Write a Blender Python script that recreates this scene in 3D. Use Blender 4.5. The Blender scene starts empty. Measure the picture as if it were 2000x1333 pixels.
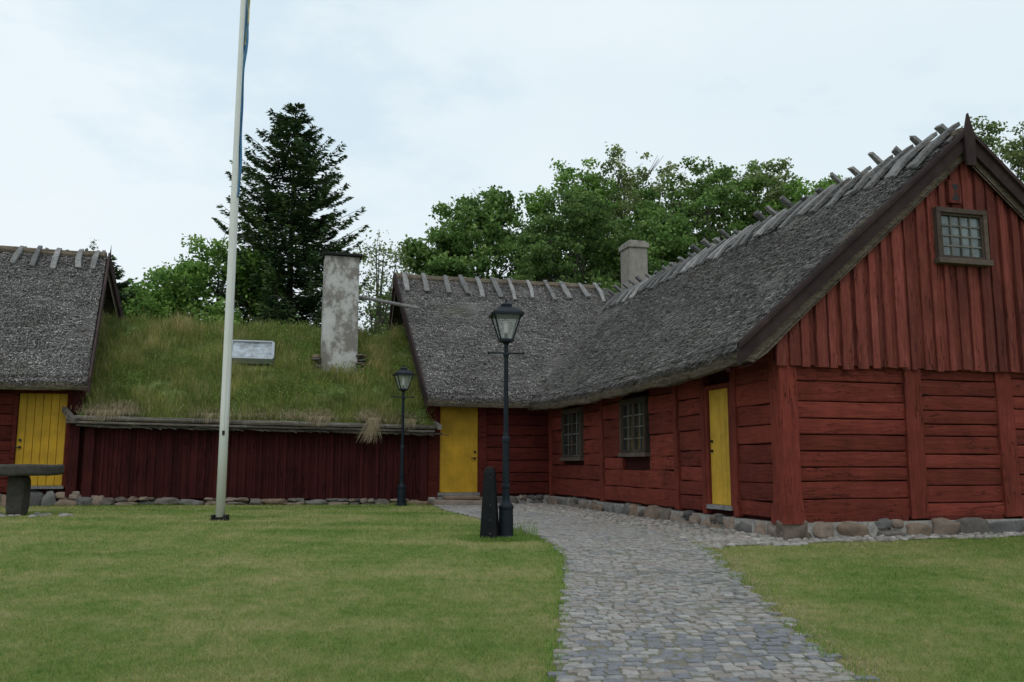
import bpy, bmesh, math, random
import numpy as np
from mathutils import Vector, Matrix, noise as mnoise
random.seed(7); rng=np.random.default_rng(11)
scene=bpy.context.scene
col=scene.collection

# ------------------------------------------------------------------ helpers
def link(o,parent=None):
    col.objects.link(o)
    if parent is not None: o.parent=parent
    return o
def empty(name,loc=(0,0,0),rz=0):
    e=bpy.data.objects.new(name,None); e.location=loc; e.rotation_euler=(0,0,rz); e.empty_display_size=.3
    return link(e)
class MB:
    def __init__(s): s.v=[];s.f=[];s.r=[];s.m=[]
    def add(s,vs,fs,rnd=None,mat=0):
        o=len(s.v); s.v.extend([tuple(p) for p in vs])
        if rnd is None: rnd=random.random()
        for f in fs:
            s.f.append([i+o for i in f]); s.r.append(rnd); s.m.append(mat)
    def box(s,x0,x1,y0,y1,z0,z1,rnd=None,mat=0,j=0):
        J=lambda: random.uniform(-j,j) if j else 0
        vs=[(x+J(),y+J(),z+J()) for z in (z0,z1) for y in (y0,y1) for x in (x0,x1)]
        s.add(vs,[(0,2,3,1),(4,5,7,6),(0,1,5,4),(2,6,7,3),(0,4,6,2),(1,3,7,5)],rnd,mat)
    def obox(s,p0,p1,wv,tv,rnd=None,mat=0,taper=1.0):
        p0=Vector(p0);p1=Vector(p1);wv=Vector(wv);tv=Vector(tv)
        vs=[]
        for p,k in ((p0,taper),(p1,1.0)):
            for a,b in ((-1,-1),(1,-1),(1,1),(-1,1)):
                vs.append(p+wv*a*.5*k+tv*b*.5)
        s.add(vs,[(0,1,2,3),(7,6,5,4),(0,4,5,1),(1,5,6,2),(2,6,7,3),(3,7,4,0)],rnd,mat)
    def tube(s,pts,rad,n=8,rnd=None,mat=0,cap=True):
        pts=[Vector(p) for p in pts]; vs=[];fs=[]
        for i,p in enumerate(pts):
            d=(pts[min(i+1,len(pts)-1)]-pts[max(i-1,0)]).normalized()
            a=d.orthogonal().normalized() if abs(d.z)<.99 else Vector((1,0,0)); 
            a=(a-d*a.dot(d)).normalized(); b=d.cross(a)
            for k in range(n):
                t=2*math.pi*k/n; vs.append(p+(a*math.cos(t)+b*math.sin(t))*rad[i])
        for i in range(len(pts)-1):
            for k in range(n):
                k2=(k+1)%n; fs.append((i*n+k,i*n+k2,(i+1)*n+k2,(i+1)*n+k))
        if cap:
            fs.append(tuple(range(n))[::-1]); fs.append(tuple((len(pts)-1)*n+k for k in range(n)))
        s.add(vs,fs,rnd,mat)
    def obj(s,name,mats,parent=None,smooth=False,bevel=0):
        me=bpy.data.meshes.new(name); me.from_pydata(s.v,[],s.f)
        if not isinstance(mats,(list,tuple)): mats=[mats]
        for m in mats: me.materials.append(m)
        a=me.attributes.new("rnd",'FLOAT','FACE'); a.data.foreach_set("value",s.r)
        me.polygons.foreach_set("material_index",s.m)
        if smooth: me.polygons.foreach_set("use_smooth",[True]*len(s.f))
        me.update()
        o=bpy.data.objects.new(name,me); link(o,parent)
        if bevel:
            b=o.modifiers.new("bevel",'BEVEL'); b.width=bevel; b.segments=2; b.limit_method='ANGLE'
        return o
def np_obj(name,V,k,rnd,mat,parent=None):
    M=len(V)//k; me=bpy.data.meshes.new(name)
    me.vertices.add(M*k); me.vertices.foreach_set("co",V.astype(np.float32).ravel())
    me.loops.add(M*k); me.loops.foreach_set("vertex_index",np.arange(M*k,dtype=np.int32))
    me.polygons.add(M); me.polygons.foreach_set("loop_start",np.arange(0,M*k,k,dtype=np.int32))
    me.polygons.foreach_set("loop_total",np.full(M,k,dtype=np.int32))
    me.update(calc_edges=True)
    a=me.attributes.new("rnd",'FLOAT','FACE'); a.data.foreach_set("value",rnd.astype(np.float32))
    me.materials.append(mat)
    o=bpy.data.objects.new(name,me); return link(o,parent)

def ico(sub):
    bm=bmesh.new(); bmesh.ops.create_icosphere(bm,subdivisions=sub,radius=1)
    v=[tuple(p.co) for p in bm.verts]; f=[tuple(q.index for q in p.verts) for p in bm.faces]; bm.free(); return v,f
ICO2=ico(2); ICO3=ico(3)
def blob(mb,c,s,boxy=.6,rnd=None,mat=0,t=ICO2,amp=.12,rz=0,fr=1.6):
    sd=random.uniform(0,100); vs=[]
    cr,sr=math.cos(rz),math.sin(rz)
    for p in t[0]:
        p=Vector(p); q=Vector([math.copysign(abs(a)**boxy,a) for a in p])
        k=1+amp*mnoise.noise(p*fr+Vector((sd,sd,0)))
        x,y,z=q.x*s[0]*k,q.y*s[1]*k,q.z*s[2]*k
        vs.append((c[0]+x*cr-y*sr,c[1]+x*sr+y*cr,c[2]+z))
    mb.add(vs,t[1],rnd,mat)

# ------------------------------------------------------------------ materials
def newmat(name):
    m=bpy.data.materials.new(name); m.use_nodes=True; nt=m.node_tree
    for n in list(nt.nodes): nt.nodes.remove(n)
    out=nt.nodes.new('ShaderNodeOutputMaterial'); b=nt.nodes.new('ShaderNodeBsdfPrincipled')
    nt.links.new(b.outputs[0],out.inputs[0]); return m,nt,b
def N(nt,t,**kw):
    n=nt.nodes.new(t)
    for k,v in kw.items(): setattr(n,k,v)
    return n
def noise_tex(nt,vec,scale,detail=5,rough=.6):
    n=N(nt,'ShaderNodeTexNoise'); n.inputs['Scale'].default_value=scale; n.inputs['Detail'].default_value=detail
    n.inputs['Roughness'].default_value=rough; nt.links.new(vec,n.inputs['Vector']); return n.outputs['Fac']
def mapped(nt,sc,coord='Object'):
    tc=N(nt,'ShaderNodeTexCoord'); mp=N(nt,'ShaderNodeMapping'); mp.inputs['Scale'].default_value=sc
    nt.links.new(tc.outputs[coord],mp.inputs['Vector']); return mp.outputs[0]
def ramp(nt,fac,stops,interp='LINEAR'):
    r=N(nt,'ShaderNodeValToRGB'); r.color_ramp.interpolation=interp
    e=r.color_ramp.elements
    while len(e)<len(stops): e.new(.5)
    for i,(p,c) in enumerate(stops):
        e[i].position=p; e[i].color=(c[0],c[1],c[2],1) if hasattr(c,'__len__') else (c,c,c,1)
    nt.links.new(fac,r.inputs[0]); return r.outputs[0]
def mix(nt,a,b,fac,mode='MIX'):
    m=N(nt,'ShaderNodeMix',data_type='RGBA',blend_type=mode)
    for s,v in ((6,a),(7,b),(0,fac)):
        if hasattr(v,'is_linked') or hasattr(v,'links'): nt.links.new(v,m.inputs[s])
        else: m.inputs[s].default_value=(tuple(v)+(1,) if hasattr(v,'__len__') else v)
    return m.outputs[2]
def mathn(nt,op,a,b=None,c=None):
    m=N(nt,'ShaderNodeMath',operation=op)
    for i,v in enumerate((a,b,c)):
        if v is None: continue
        if isinstance(v,(int,float)): m.inputs[i].default_value=v
        else: nt.links.new(v,m.inputs[i])
    return m.outputs[0]
def attr(nt,name='rnd'):
    a=N(nt,'ShaderNodeAttribute'); a.attribute_name=name; return a.outputs['Fac']
def bump(nt,b,h,strength,dist):
    n=N(nt,'ShaderNodeBump'); n.inputs['Strength'].default_value=strength; n.inputs['Distance'].default_value=dist
    nt.links.new(h,n.inputs['Height']); nt.links.new(n.outputs[0],b.inputs['Normal'])
def wood(name,base,dark,light,grain=(1,1,8),rough=.85,var=.35,crack=True,bs=.6,coord='Object',spec=.15,weather=0):
    m,nt,b=newmat(name)
    v=mapped(nt,grain,coord)
    r=attr(nt); off=N(nt,'ShaderNodeVectorMath',operation='ADD'); cx=N(nt,'ShaderNodeCombineXYZ')
    k=mathn(nt,'MULTIPLY',r,37.0); nt.links.new(k,cx.inputs[0]); nt.links.new(k,cx.inputs[1]); nt.links.new(k,cx.inputs[2])
    nt.links.new(v,off.inputs[0]); nt.links.new(cx.outputs[0],off.inputs[1]); v=off.outputs[0]
    n1=noise_tex(nt,v,2.6,9,.75); n2=noise_tex(nt,mapped(nt,(1,1,1),coord),1.7,5,.65)
    c=ramp(nt,n1,[(.22,dark),(.5,base),(.8,light)])
    c=mix(nt,c,ramp(nt,n2,[(.3,(.68,.68,.70)),(.7,(1.22,1.20,1.18))]),.9,'MULTIPLY')
    rv=ramp(nt,r,[(0,1-var),(1,1+var)])
    c=mix(nt,c,rv,1.0,'MULTIPLY')
    if weather:   # bare, greyed fibres showing through the paint
        n5=noise_tex(nt,v,6.0,6,.8); n6=noise_tex(nt,mapped(nt,(1,1,1),coord),2.3,3,.5)
        f=mathn(nt,'MULTIPLY',ramp(nt,n5,[(.56,0),(.66,1)]),ramp(nt,n6,[(.45,0),(.65,1)]))
        c=mix(nt,c,(.24,.125,.10),mathn(nt,'MULTIPLY',f,weather))
    h=n1
    if crack:
        n3=noise_tex(nt,v,.8,4,.55)
        cr=ramp(nt,n3,[(.490,(1,1,1)),(.5,(.15,.13,.12)),(.510,(1,1,1))])
        n4=noise_tex(nt,mapped(nt,(1,1,1),coord),.9,2,.5)
        msk=ramp(nt,n4,[(.44,(0,0,0)),(.53,(1,1,1))])
        c=mix(nt,c,mix(nt,(1,1,1),cr,msk),.9,'MULTIPLY')
        h=mathn(nt,'ADD',n1,cr)
    nt.links.new(c,b.inputs['Base Color']); b.inputs['Roughness'].default_value=rough
    b.inputs['Specular IOR Level'].default_value=spec
    bump(nt,b,h,bs,.02); return m
def plain(name,c,rough=.5,metal=0,spec=.5,var=.15,scale=6,bs=0):
    m,nt,b=newmat(name); n=noise_tex(nt,mapped(nt,(1,1,1)),scale,6,.65)
    lo=tuple(x*(1-var) for x in c); hi=tuple(x*(1+var) for x in c)
    nt.links.new(ramp(nt,n,[(.3,lo),(.7,hi)]),b.inputs['Base Color'])
    b.inputs['Roughness'].default_value=rough; b.inputs['Metallic'].default_value=metal; b.inputs['Specular IOR Level'].default_value=spec
    if bs: bump(nt,b,n,bs,.02)
    return m
def leafmat(name,stops,trans=.25,clump=None):
    m,nt,b=newmat(name); r=attr(nt)
    c=ramp(nt,r,stops)
    if clump:
        n=noise_tex(nt,mapped(nt,(1,1,1)),clump,4,.6)
        c=mix(nt,c,ramp(nt,n,[(.35,(.6,.68,.6)),(.65,(1.35,1.22,1.2))]),.85,'MULTIPLY')
    nt.links.new(c,b.inputs['Base Color']); b.inputs['Roughness'].default_value=.6; b.inputs['Specular IOR Level'].default_value=.25
    if trans:
        t=N(nt,'ShaderNodeBsdfTranslucent'); nt.links.new(c,t.inputs[0]); ms=N(nt,'ShaderNodeMixShader'); ms.inputs[0].default_value=trans
        nt.links.new(b.outputs[0],ms.inputs[1]); nt.links.new(t.outputs[0],ms.inputs[2])
        nt.links.new(ms.outputs[0],[n for n in nt.nodes if n.type=='OUTPUT_MATERIAL'][0].inputs[0])
    return m
M_red_h=wood("red_wood_horizontal",(.155,.031,.021),(.088,.018,.013),(.21,.050,.036),(1,1,9),var=.28,weather=.35)
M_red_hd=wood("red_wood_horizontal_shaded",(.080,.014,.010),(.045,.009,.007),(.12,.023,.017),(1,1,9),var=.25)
M_red_v=wood("red_wood_vertical",(.145,.029,.020),(.085,.018,.013),(.20,.048,.035),(9,9,.8),var=.22,weather=.3)
M_red_g=wood("red_wood_gable_faded",(.165,.041,.031),(.09,.023,.018),(.25,.080,.062),(9,9,.8),var=.34,weather=.6)
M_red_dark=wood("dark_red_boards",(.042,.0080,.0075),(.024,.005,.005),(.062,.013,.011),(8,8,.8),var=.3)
M_barge=wood("barge_board_brown",(.040,.026,.026),(.022,.015,.015),(.06,.04,.038),(2,2,2),crack=False,bs=.3)
M_greywood=wood("weathered_grey_wood",(.215,.212,.208),(.08,.077,.074),(.40,.395,.39),(6,6,6),var=.4)
M_log=wood("eave_log_wood",(.12,.105,.09),(.05,.04,.035),(.26,.24,.21),(1,6,6),var=.4)
M_yellow=wood("yellow_door_paint",(.54,.33,.038),(.44,.265,.028),(.60,.38,.052),(6,6,.8),crack=False,rough=.55,var=.04,bs=.15,spec=.25)
M_yellow2=wood("yellow_door_paint_shaded",(.40,.235,.016),(.33,.19,.012),(.45,.27,.022),(6,6,.8),crack=False,rough=.6,var=.04,bs=.15,spec=.2)  # same door yellow, with the shade on the far doors put into the colour
M_frame=wood("window_frame_brown",(.085,.065,.052),(.045,.035,.03),(.13,.10,.085),(4,4,4),crack=False,bs=.3)
M_muntin=wood("window_muntin_grey",(.13,.125,.11),(.08,.075,.07),(.19,.18,.165),(4,4,4),crack=False,bs=.3)
M_black=plain("black_iron",(.012,.012,.014),.5,spec=.25)
M_lamp=plain("lamp_paint_dark_blue_green",(.008,.014,.020),.5,spec=.18,var=.3)
M_stonepost=plain("dark_marker_metal",(.007,.008,.009),.6,spec=.15,var=.4)
M_white=plain("flagpole_white_paint",(.66,.67,.64),.4,var=.06,scale=2)
M_blue=plain("pennant_blue_cloth",(.09,.23,.40),.9,spec=.1)
M_yel=plain("pennant_yellow_cloth",(.60,.52,.26),.9,spec=.1)
M_metal=plain("skylight_metal",(.35,.37,.39),.4,metal=.6)
def glass(name,c,rough=.06):
    m,nt,b=newmat(name); n=noise_tex(nt,mapped(nt,(1,1,1)),3.5,3,.6)
    nt.links.new(ramp(nt,n,[(.35,tuple(x*.5 for x in c)),(.65,tuple(x*1.5 for x in c))]),b.inputs['Base Color'])
    b.inputs['Roughness'].default_value=rough; b.inputs['Specular IOR Level'].default_value=.7
    bump(nt,b,n,.12,.02); return m
M_glass=glass("window_glass",(.02,.025,.025))
M_gglass=glass("gable_window_glass",(.09,.115,.115),.1)
M_skyglass=glass("skylight_glass",(.28,.31,.34),.12)
def lampglass():
    m,nt,b=newmat("lantern_glass"); b.inputs['Base Color'].default_value=(.75,.8,.8,1); b.inputs['Roughness'].default_value=.08
    t=N(nt,'ShaderNodeBsdfTransparent'); ms=N(nt,'ShaderNodeMixShader'); ms.inputs[0].default_value=.82
    nt.links.new(b.outputs[0],ms.inputs[1]); nt.links.new(t.outputs[0],ms.inputs[2])
    nt.links.new(ms.outputs[0],[n for n in nt.nodes if n.type=='OUTPUT_MATERIAL'][0].inputs[0]); return m
M_lglass=lampglass()
def stone(name,stops,sc=9,bs=.5):
    m,nt,b=newmat(name); r=attr(nt); c=ramp(nt,r,stops)
    n=noise_tex(nt,mapped(nt,(1,1,1)),sc,8,.7); n2=noise_tex(nt,mapped(nt,(1,1,1)),sc*6,4,.7)
    c=mix(nt,c,ramp(nt,n,[(.3,(.6,.6,.58)),(.7,(1.3,1.3,1.3))]),.85,'MULTIPLY')
    c=mix(nt,c,ramp(nt,n2,[(.3,(.75,.75,.75)),(.7,(1.2,1.2,1.2))]),.8,'MULTIPLY')
    nt.links.new(c,b.inputs['Base Color']); b.inputs['Roughness'].default_value=.85; b.inputs['Specular IOR Level'].default_value=.25
    bump(nt,b,n,bs,.03); return m
M_found=stone("foundation_boulders",[(0,(.10,.095,.09)),(.2,(.22,.155,.11)),(.4,(.13,.125,.12)),(.6,(.27,.20,.155)),(.8,(.17,.165,.16)),(1,(.075,.07,.07))],7,.8)
M_sett=stone("granite_setts",[(0,(.19,.185,.18)),(.3,(.28,.275,.265)),(.55,(.26,.23,.21)),(.8,(.34,.325,.305)),(1,(.19,.195,.21))],14,.6)
M_cobble=stone("round_cobbles",[(0,(.19,.18,.17)),(.4,(.30,.29,.27)),(.7,(.28,.23,.205)),(1,(.40,.38,.36))],14,.4)
M_mortar=plain("mortar",(.27,.255,.235),.95,var=.4,scale=12,bs=.6)
def joints():
    m,nt,b=newmat("path_sand_joints"); n=noise_tex(nt,mapped(nt,(1,1,1)),1.3,5,.7); n2=noise_tex(nt,mapped(nt,(1,1,1)),30,5,.7)
    c=ramp(nt,n,[(.35,(.17,.155,.125)),(.55,(.16,.15,.105)),(.68,(.10,.135,.045))]); c=mix(nt,c,ramp(nt,n2,[(.3,(.6,.6,.6)),(.7,(1.3,1.3,1.3))]),1.0,'MULTIPLY')
    nt.links.new(c,b.inputs['Base Color']); b.inputs['Roughness'].default_value=.95; bump(nt,b,n2,.6,.02); return m
M_soil=joints()
M_moss=plain("gravel_joints",(.17,.16,.13),.95,var=.4,scale=9,bs=.5)

def thatch_tint(nt,c):
    n2=noise_tex(nt,mapped(nt,(1,1,2.5)),1.1,5,.6); c=mix(nt,c,ramp(nt,n2,[(.3,(.72,.71,.70)),(.7,(1.22,1.20,1.18))]),.85,'MULTIPLY')
    n3=noise_tex(nt,mapped(nt,(1,1,7)),3.2,6,.75); c=mix(nt,c,ramp(nt,n3,[(.38,(.55,.54,.53)),(.56,(1.12,1.12,1.12))]),.85,'MULTIPLY')
    n4=noise_tex(nt,mapped(nt,(1,1,1)),.8,6,.7); c=mix(nt,c,(.115,.118,.062),mathn(nt,'MULTIPLY',ramp(nt,n4,[(.56,0),(.72,1)]),.45)); return c
def thatchmat(name,stops,tint=True):
    m,nt,b=newmat(name); n=noise_tex(nt,mapped(nt,(1,1,1)),28,8,.8); n3=noise_tex(nt,mapped(nt,(1,1,6)),4,5,.7)
    c=ramp(nt,n,stops); c=thatch_tint(nt,c)
    nt.links.new(c,b.inputs['Base Color']); b.inputs['Roughness'].default_value=.95; b.inputs['Specular IOR Level'].default_value=.1
    h=mathn(nt,'ADD',n,n3); bump(nt,b,h,.9,.06); return m
M_thatch=thatchmat("thatch_grey",[(.3,(.075,.071,.068)),(.5,(.18,.172,.166)),(.7,(.31,.30,.29))])
M_thatch_e=thatchmat("thatch_cut_edge",[(.3,(.08,.065,.05)),(.5,(.21,.175,.135)),(.7,(.34,.29,.23))])
def strawmat():
    m,nt,b=newmat("thatch_straw"); c=ramp(nt,attr(nt),[(0,(.075,.072,.070)),(.45,(.20,.192,.186)),(.8,(.33,.32,.31)),(1,(.55,.53,.51))])
    c=thatch_tint(nt,c)
    nt.links.new(c,b.inputs['Base Color']); b.inputs['Roughness'].default_value=.95; b.inputs['Specular IOR Level'].default_value=.1; return m
M_straw=strawmat()
def plaster():
    m,nt,b=newmat("peeling_whitewash"); v=mapped(nt,(1,1,.8)); n=noise_tex(nt,v,3.2,9,.72); n2=noise_tex(nt,mapped(nt,(1,1,1)),1.2,3,.5)
    s=mathn(nt,'ADD',mathn(nt,'MULTIPLY',n,.75),mathn(nt,'MULTIPLY',n2,.35))
    c=ramp(nt,s,[(.51,(.20,.18,.165)),(.55,(.29,.275,.26)),(.59,(.43,.42,.405)),(.7,(.52,.51,.50))])
    nt.links.new(c,b.inputs['Base Color']); b.inputs['Roughness'].default_value=.9; bump(nt,b,s,.7,.04); return m
M_plaster=plaster()
M_concrete=plain("chimney_render_grey",(.24,.22,.195),.9,var=.3,scale=5,bs=.4)
M_bark=plain("tree_bark",(.06,.052,.043),.9,var=.4,scale=8,bs=.5)

def lawn_color(nt):
    n=noise_tex(nt,mapped(nt,(.8,.5,0)),.8,7,.7); n2=noise_tex(nt,mapped(nt,(1,1,0)),5.5,6,.8); n3=noise_tex(nt,mapped(nt,(.25,1.3,0)),1.0,3,.5)
    s=mathn(nt,'ADD',mathn(nt,'ADD',mathn(nt,'MULTIPLY',n,.45),mathn(nt,'MULTIPLY',n2,.35)),mathn(nt,'MULTIPLY',n3,.2))
    return ramp(nt,s,[(.40,(.115,.190,.042)),(.47,(.185,.245,.070)),(.54,(.285,.29,.12)),(.62,(.40,.35,.20))])
def lawn():
    m,nt,b=newmat("mown_lawn"); c=lawn_color(nt); n=noise_tex(nt,mapped(nt,(1,1,1)),45,6,.8)
    c=mix(nt,c,ramp(nt,n,[(.3,(.5,.52,.45)),(.7,(1.15,1.12,1.05))]),.9,'MULTIPLY')
    nt.links.new(c,b.inputs['Base Color']); b.inputs['Roughness'].default_value=.95; b.inputs['Specular IOR Level'].default_value=.1
    bump(nt,b,n,.8,.03); return m
M_lawn=lawn()
def blademat():
    m,nt,b=newmat("lawn_blades"); c=lawn_color(nt)
    c=mix(nt,c,ramp(nt,attr(nt),[(0,(.5,.7,.45)),(.5,(1.15,1.2,1.0)),(.85,(1.3,1.3,1.1)),(1,(1.9,1.6,1.7))]),1.0,'MULTIPLY')
    nt.links.new(c,b.inputs['Base Color']); b.inputs['Roughness'].default_value=.7; b.inputs['Specular IOR Level'].default_value=.15
    t=N(nt,'ShaderNodeBsdfTranslucent'); nt.links.new(c,t.inputs[0]); ms=N(nt,'ShaderNodeMixShader'); ms.inputs[0].default_value=.35
    nt.links.new(b.outputs[0],ms.inputs[1]); nt.links.new(t.outputs[0],ms.inputs[2])
    nt.links.new(ms.outputs[0],[n for n in nt.nodes if n.type=='OUTPUT_MATERIAL'][0].inputs[0]); return m
M_blade=blademat()
M_roofgrass=leafmat("roof_grass",[(0,(.10,.16,.032)),(.4,(.22,.28,.07)),(.75,(.38,.38,.14)),(1,(.58,.50,.30))],.4,1.1)
M_drygrass=leafmat("dry_grass",[(0,(.26,.20,.12)),(1,(.55,.46,.31))],.3)
M_tuft=leafmat("green_tufts",[(0,(.10,.19,.03)),(1,(.26,.38,.09))],.35)
M_debris=leafmat("dry_leaf_debris",[(0,(.16,.07,.035)),(1,(.30,.19,.10))],0)

# ------------------------------------------------------------------ terrain
A15=math.radians(15); CX,CY=3.85,12.45
def zg(x,y):
    t=np.clip((np.asarray(y,float)-2)/10.4,-.2,1.25)
    s=np.where(t<.1,np.maximum(0,(t+.1)**2/.4*1.0),np.where(t>.9,1-np.maximum(0,(1.1-t))**2/.4,t))
    s=np.clip(s,0,1)
    s=np.where(t>1.1,1,s)
    return .455*s+.10*np.clip(-np.asarray(x,float)/9,0,1)*np.clip((np.asarray(y,float)-8)/10,0,1)
def zgf(x,y): return float(zg(x,y))
def tow(B,L):
    c,s=math.cos(A15),math.sin(A15); return CX+B*c-L*s, CY+B*s+L*c
xs=np.concatenate([[-400,-200,-100,-60,-40,-30,-24],np.arange(-20,20.1,.5),[24,30,40,60,100,200,400]])
ys=np.concatenate([[-400,-200,-100,-50,-25,-12,-6],np.arange(-3,30.1,.4),[34,40,50,70,100,200,400,700]])
X,Y=np.meshgrid(xs,ys); Z=zg(X,Y)
me=bpy.data.meshes.new("ground"); nx=len(xs); ny=len(ys)
me.from_pydata([(a,b,c) for a,b,c in zip(X.ravel(),Y.ravel(),Z.ravel())],[],[(j*nx+i,j*nx+i+1,(j+1)*nx+i+1,(j+1)*nx+i) for j in range(ny-1) for i in range(nx-1)])
me.materials.append(M_lawn); me.polygons.foreach_set("use_smooth",[True]*len(me.polygons))
link(bpy.data.objects.new("ground",me))

PL=[(0.0,-6),(.15,2),(.2,4),(.27,5.6),(.42,7.5),(.54,9.2),(.60,11.2),(.32,12.9),(-.1,14.8),(-.7,17),(-1.5,19.6),(-1.9,21.7)]
PR=[(2.0,-6),(2.1,2),(2.1,4),(2.14,5.6),(2.2,7.7),(2.32,9.3),(2.45,11.6),(2.3,13.5),(1.7,15.6),(.9,17.9),(-.2,20.4),(-.75,22.0)]
PLa=np.array(PL);PRa=np.array(PR)
def cr(P,t):
    n=len(P); i=min(int(t),n-2); f=t-i
    p0,p1,p2,p3=P[max(i-1,0)],P[i],P[i+1],P[min(i+2,n-1)]
    return .5*((2*p1)+(-p0+p2)*f+(2*p0-5*p1+4*p2-p3)*f*f+(-p0+3*p1-3*p2+p3)*f**3)
TT=np.linspace(0,len(PL)-1.001,600)
LE=np.array([cr(PLa,t) for t in TT]); RE=np.array([cr(PRa,t) for t in TT])
MID=(LE+RE)/2; cum=np.concatenate([[0],np.cumsum(np.hypot(*np.diff(MID,axis=0).T))])
mbp=MB()
step=.3; ns=int(cum[-1]/step)
rows=[]
for i in range(ns+1):
    s=i*step; l=np.array([np.interp(s,cum,LE[:,k]) for k in (0,1)]); r=np.array([np.interp(s,cum,RE[:,k]) for k in (0,1)])
    rows.append([l+(r-l)*k/8 for k in range(9)])
vs=[(p[0],p[1],zgf(*p)+.012) for rw in rows for p in rw]
mbp.add(vs,[(j*9+i,j*9+i+1,(j+1)*9+i+1,(j+1)*9+i) for j in range(ns) for i in range(8)],.5)
path=empty("cobblestone_path")
mbp.obj("path_bed",M_soil,path)
mbs=MB(); s=0.0
smin=np.interp(-1.5,MID[:,1],cum)
s=smin
while s<cum[-1]-.05:
    rh=random.uniform(.085,.11)
    l=np.array([np.interp(s,cum,LE[:,k]) for k in (0,1)]); r=np.array([np.interp(s,cum,RE[:,k]) for k in (0,1)])
    d=r-l; W=np.hypot(*d); d=d/W; n=np.array([-d[1],d[0]])
    w=random.uniform(-.06,.06)
    while w<W-.03+random.uniform(-.05,.05):
        sw=random.uniform(.08,.145)
        cxw=w+sw/2; bow=.16*abs(math.sin(math.pi*cxw/W*2.0))-.08
        c=l+d*cxw+n*(bow+random.uniform(-.008,.008))
        if random.random()>.02:
            g=random.uniform(.008,.016); hw=(sw-g)/2; hh=(rh-g)/2; a=random.uniform(-.10,.10)
            ca,sa=math.cos(a),math.sin(a); zt=zgf(c[0],c[1])+.012+random.uniform(.004,.014)+.008*mnoise.noise(Vector((c[0]*2,c[1]*2,0))); tx,ty=random.uniform(-.05,.05),random.uniform(-.05,.05)
            q=[]
            jit=[(random.uniform(-.010,.010),random.uniform(-.010,.010)) for _ in range(4)]
            for lev,(k,dz) in enumerate(((1.0,-.03),(1.0,-.006),(.80,0.0))):
                for (u,v),(jx,jy) in zip(((-1,-1),(1,-1),(1,1),(-1,1)),jit):
                    uu=(u*hw+jx)*k; vv=(v*hh+jy)*k
                    p=c+d*(uu*ca-vv*sa)+n*(uu*sa+vv*ca)
                    q.append((p[0],p[1],zt+dz+tx*uu+ty*vv))
            fs=[(0,1,5,4),(1,2,6,5),(2,3,7,6),(3,0,4,7),(4,5,9,8),(5,6,10,9),(6,7,11,10),(7,4,8,11),(8,9,10,11)]
            patch=mnoise.noise(Vector((c[0]*.7,c[1]*.7,9)))*.5+ (.22 if c[1]<7.5 else -.05)
            mbs.add(q,fs,min(1,max(0,random.gauss(.5+patch,.24))))
        w+=sw
    s+=rh
mbs.obj("setts",M_sett,path)

def xr_at(y): return np.interp(y,RE[:,1],RE[:,0])
def xl_at(y): return np.interp(y,LE[:,1],LE[:,0])
def in_apron(B,L,x,y):
    if B<0: return L>-.55+.1*math.sin(B*5) and L<10.9 and x>xr_at(y)-.02 and B>-5
    return -.5+.08*math.sin(B*4)<L<0.05 and B<7.6
mba=MB(); g=.15
for i in range(int(12.6/g)):
    for j in range(int(11.6/g)):
        B=-4.9+i*g; L=-.65+j*g; 
        if B>0.1 and L>.1: continue
        x,y=tow(B+g/2,L+g/2)
        if in_apron(B+g/2,L+g/2,x,y):
            q=[tow(B,L),tow(B+g,L),tow(B+g,L+g),tow(B,L+g)]
            mba.add([(a,b,zgf(a,b)+.008) for a,b in q],[(0,1,2,3)],.5)
apron=empty("cobble_apron"); mba.obj("apron_bed",M_moss,apron)
mbc=MB(); g=.125
for i in range(int(12.8/g)):
    for j in range(int(11.6/g)):
        B=-4.9+i*g+random.uniform(-.035,.035)+(g/2 if j%2 else 0); L=-.6+j*g+random.uniform(-.035,.035)
        if B>.05 and L>.05: continue
        x,y=tow(B,L)
        if in_apron(B,L,x,y) and random.random()>.05:
            rr=random.uniform(.04,.085)
            blob(mbc,(x,y,zgf(x,y)+.0),(rr*random.uniform(.85,1.25),rr*random.uniform(.8,1.1),random.uniform(.022,.045)),.8,None,0,ICO2,.25,random.uniform(0,3))
mbc.obj("round_cobbles",M_cobble,apron,smooth=True)
n=1500; yy=rng.uniform(9,17,n); xx=xl_at(yy)+rng.beta(2.2,1.6,n)*(xr_at(yy)-xl_at(yy)+.7)
C=np.stack([xx,yy,zg(xx,yy)+.038],1)
cl=np.array([mnoise.noise(Vector((a*1.2,b*1.0,4))) for a,b in zip(xx,yy)]); C=C[cl>.02]; n=len(C)
a=rng.random(n)*6.28; s=rng.uniform(.006,.016,n)[:,None]; d1=np.stack([np.cos(a),np.sin(a),rng.normal(0,.2,n)],1)*s; d2=np.stack([-np.sin(a),np.cos(a),rng.normal(0,.2,n)],1)*s*.6
np_obj("leaf_debris",np.stack([C-d1,C+d2,C+d1,C-d2],1).reshape(-1,3),4,rng.random(n),M_debris,path)

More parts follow.
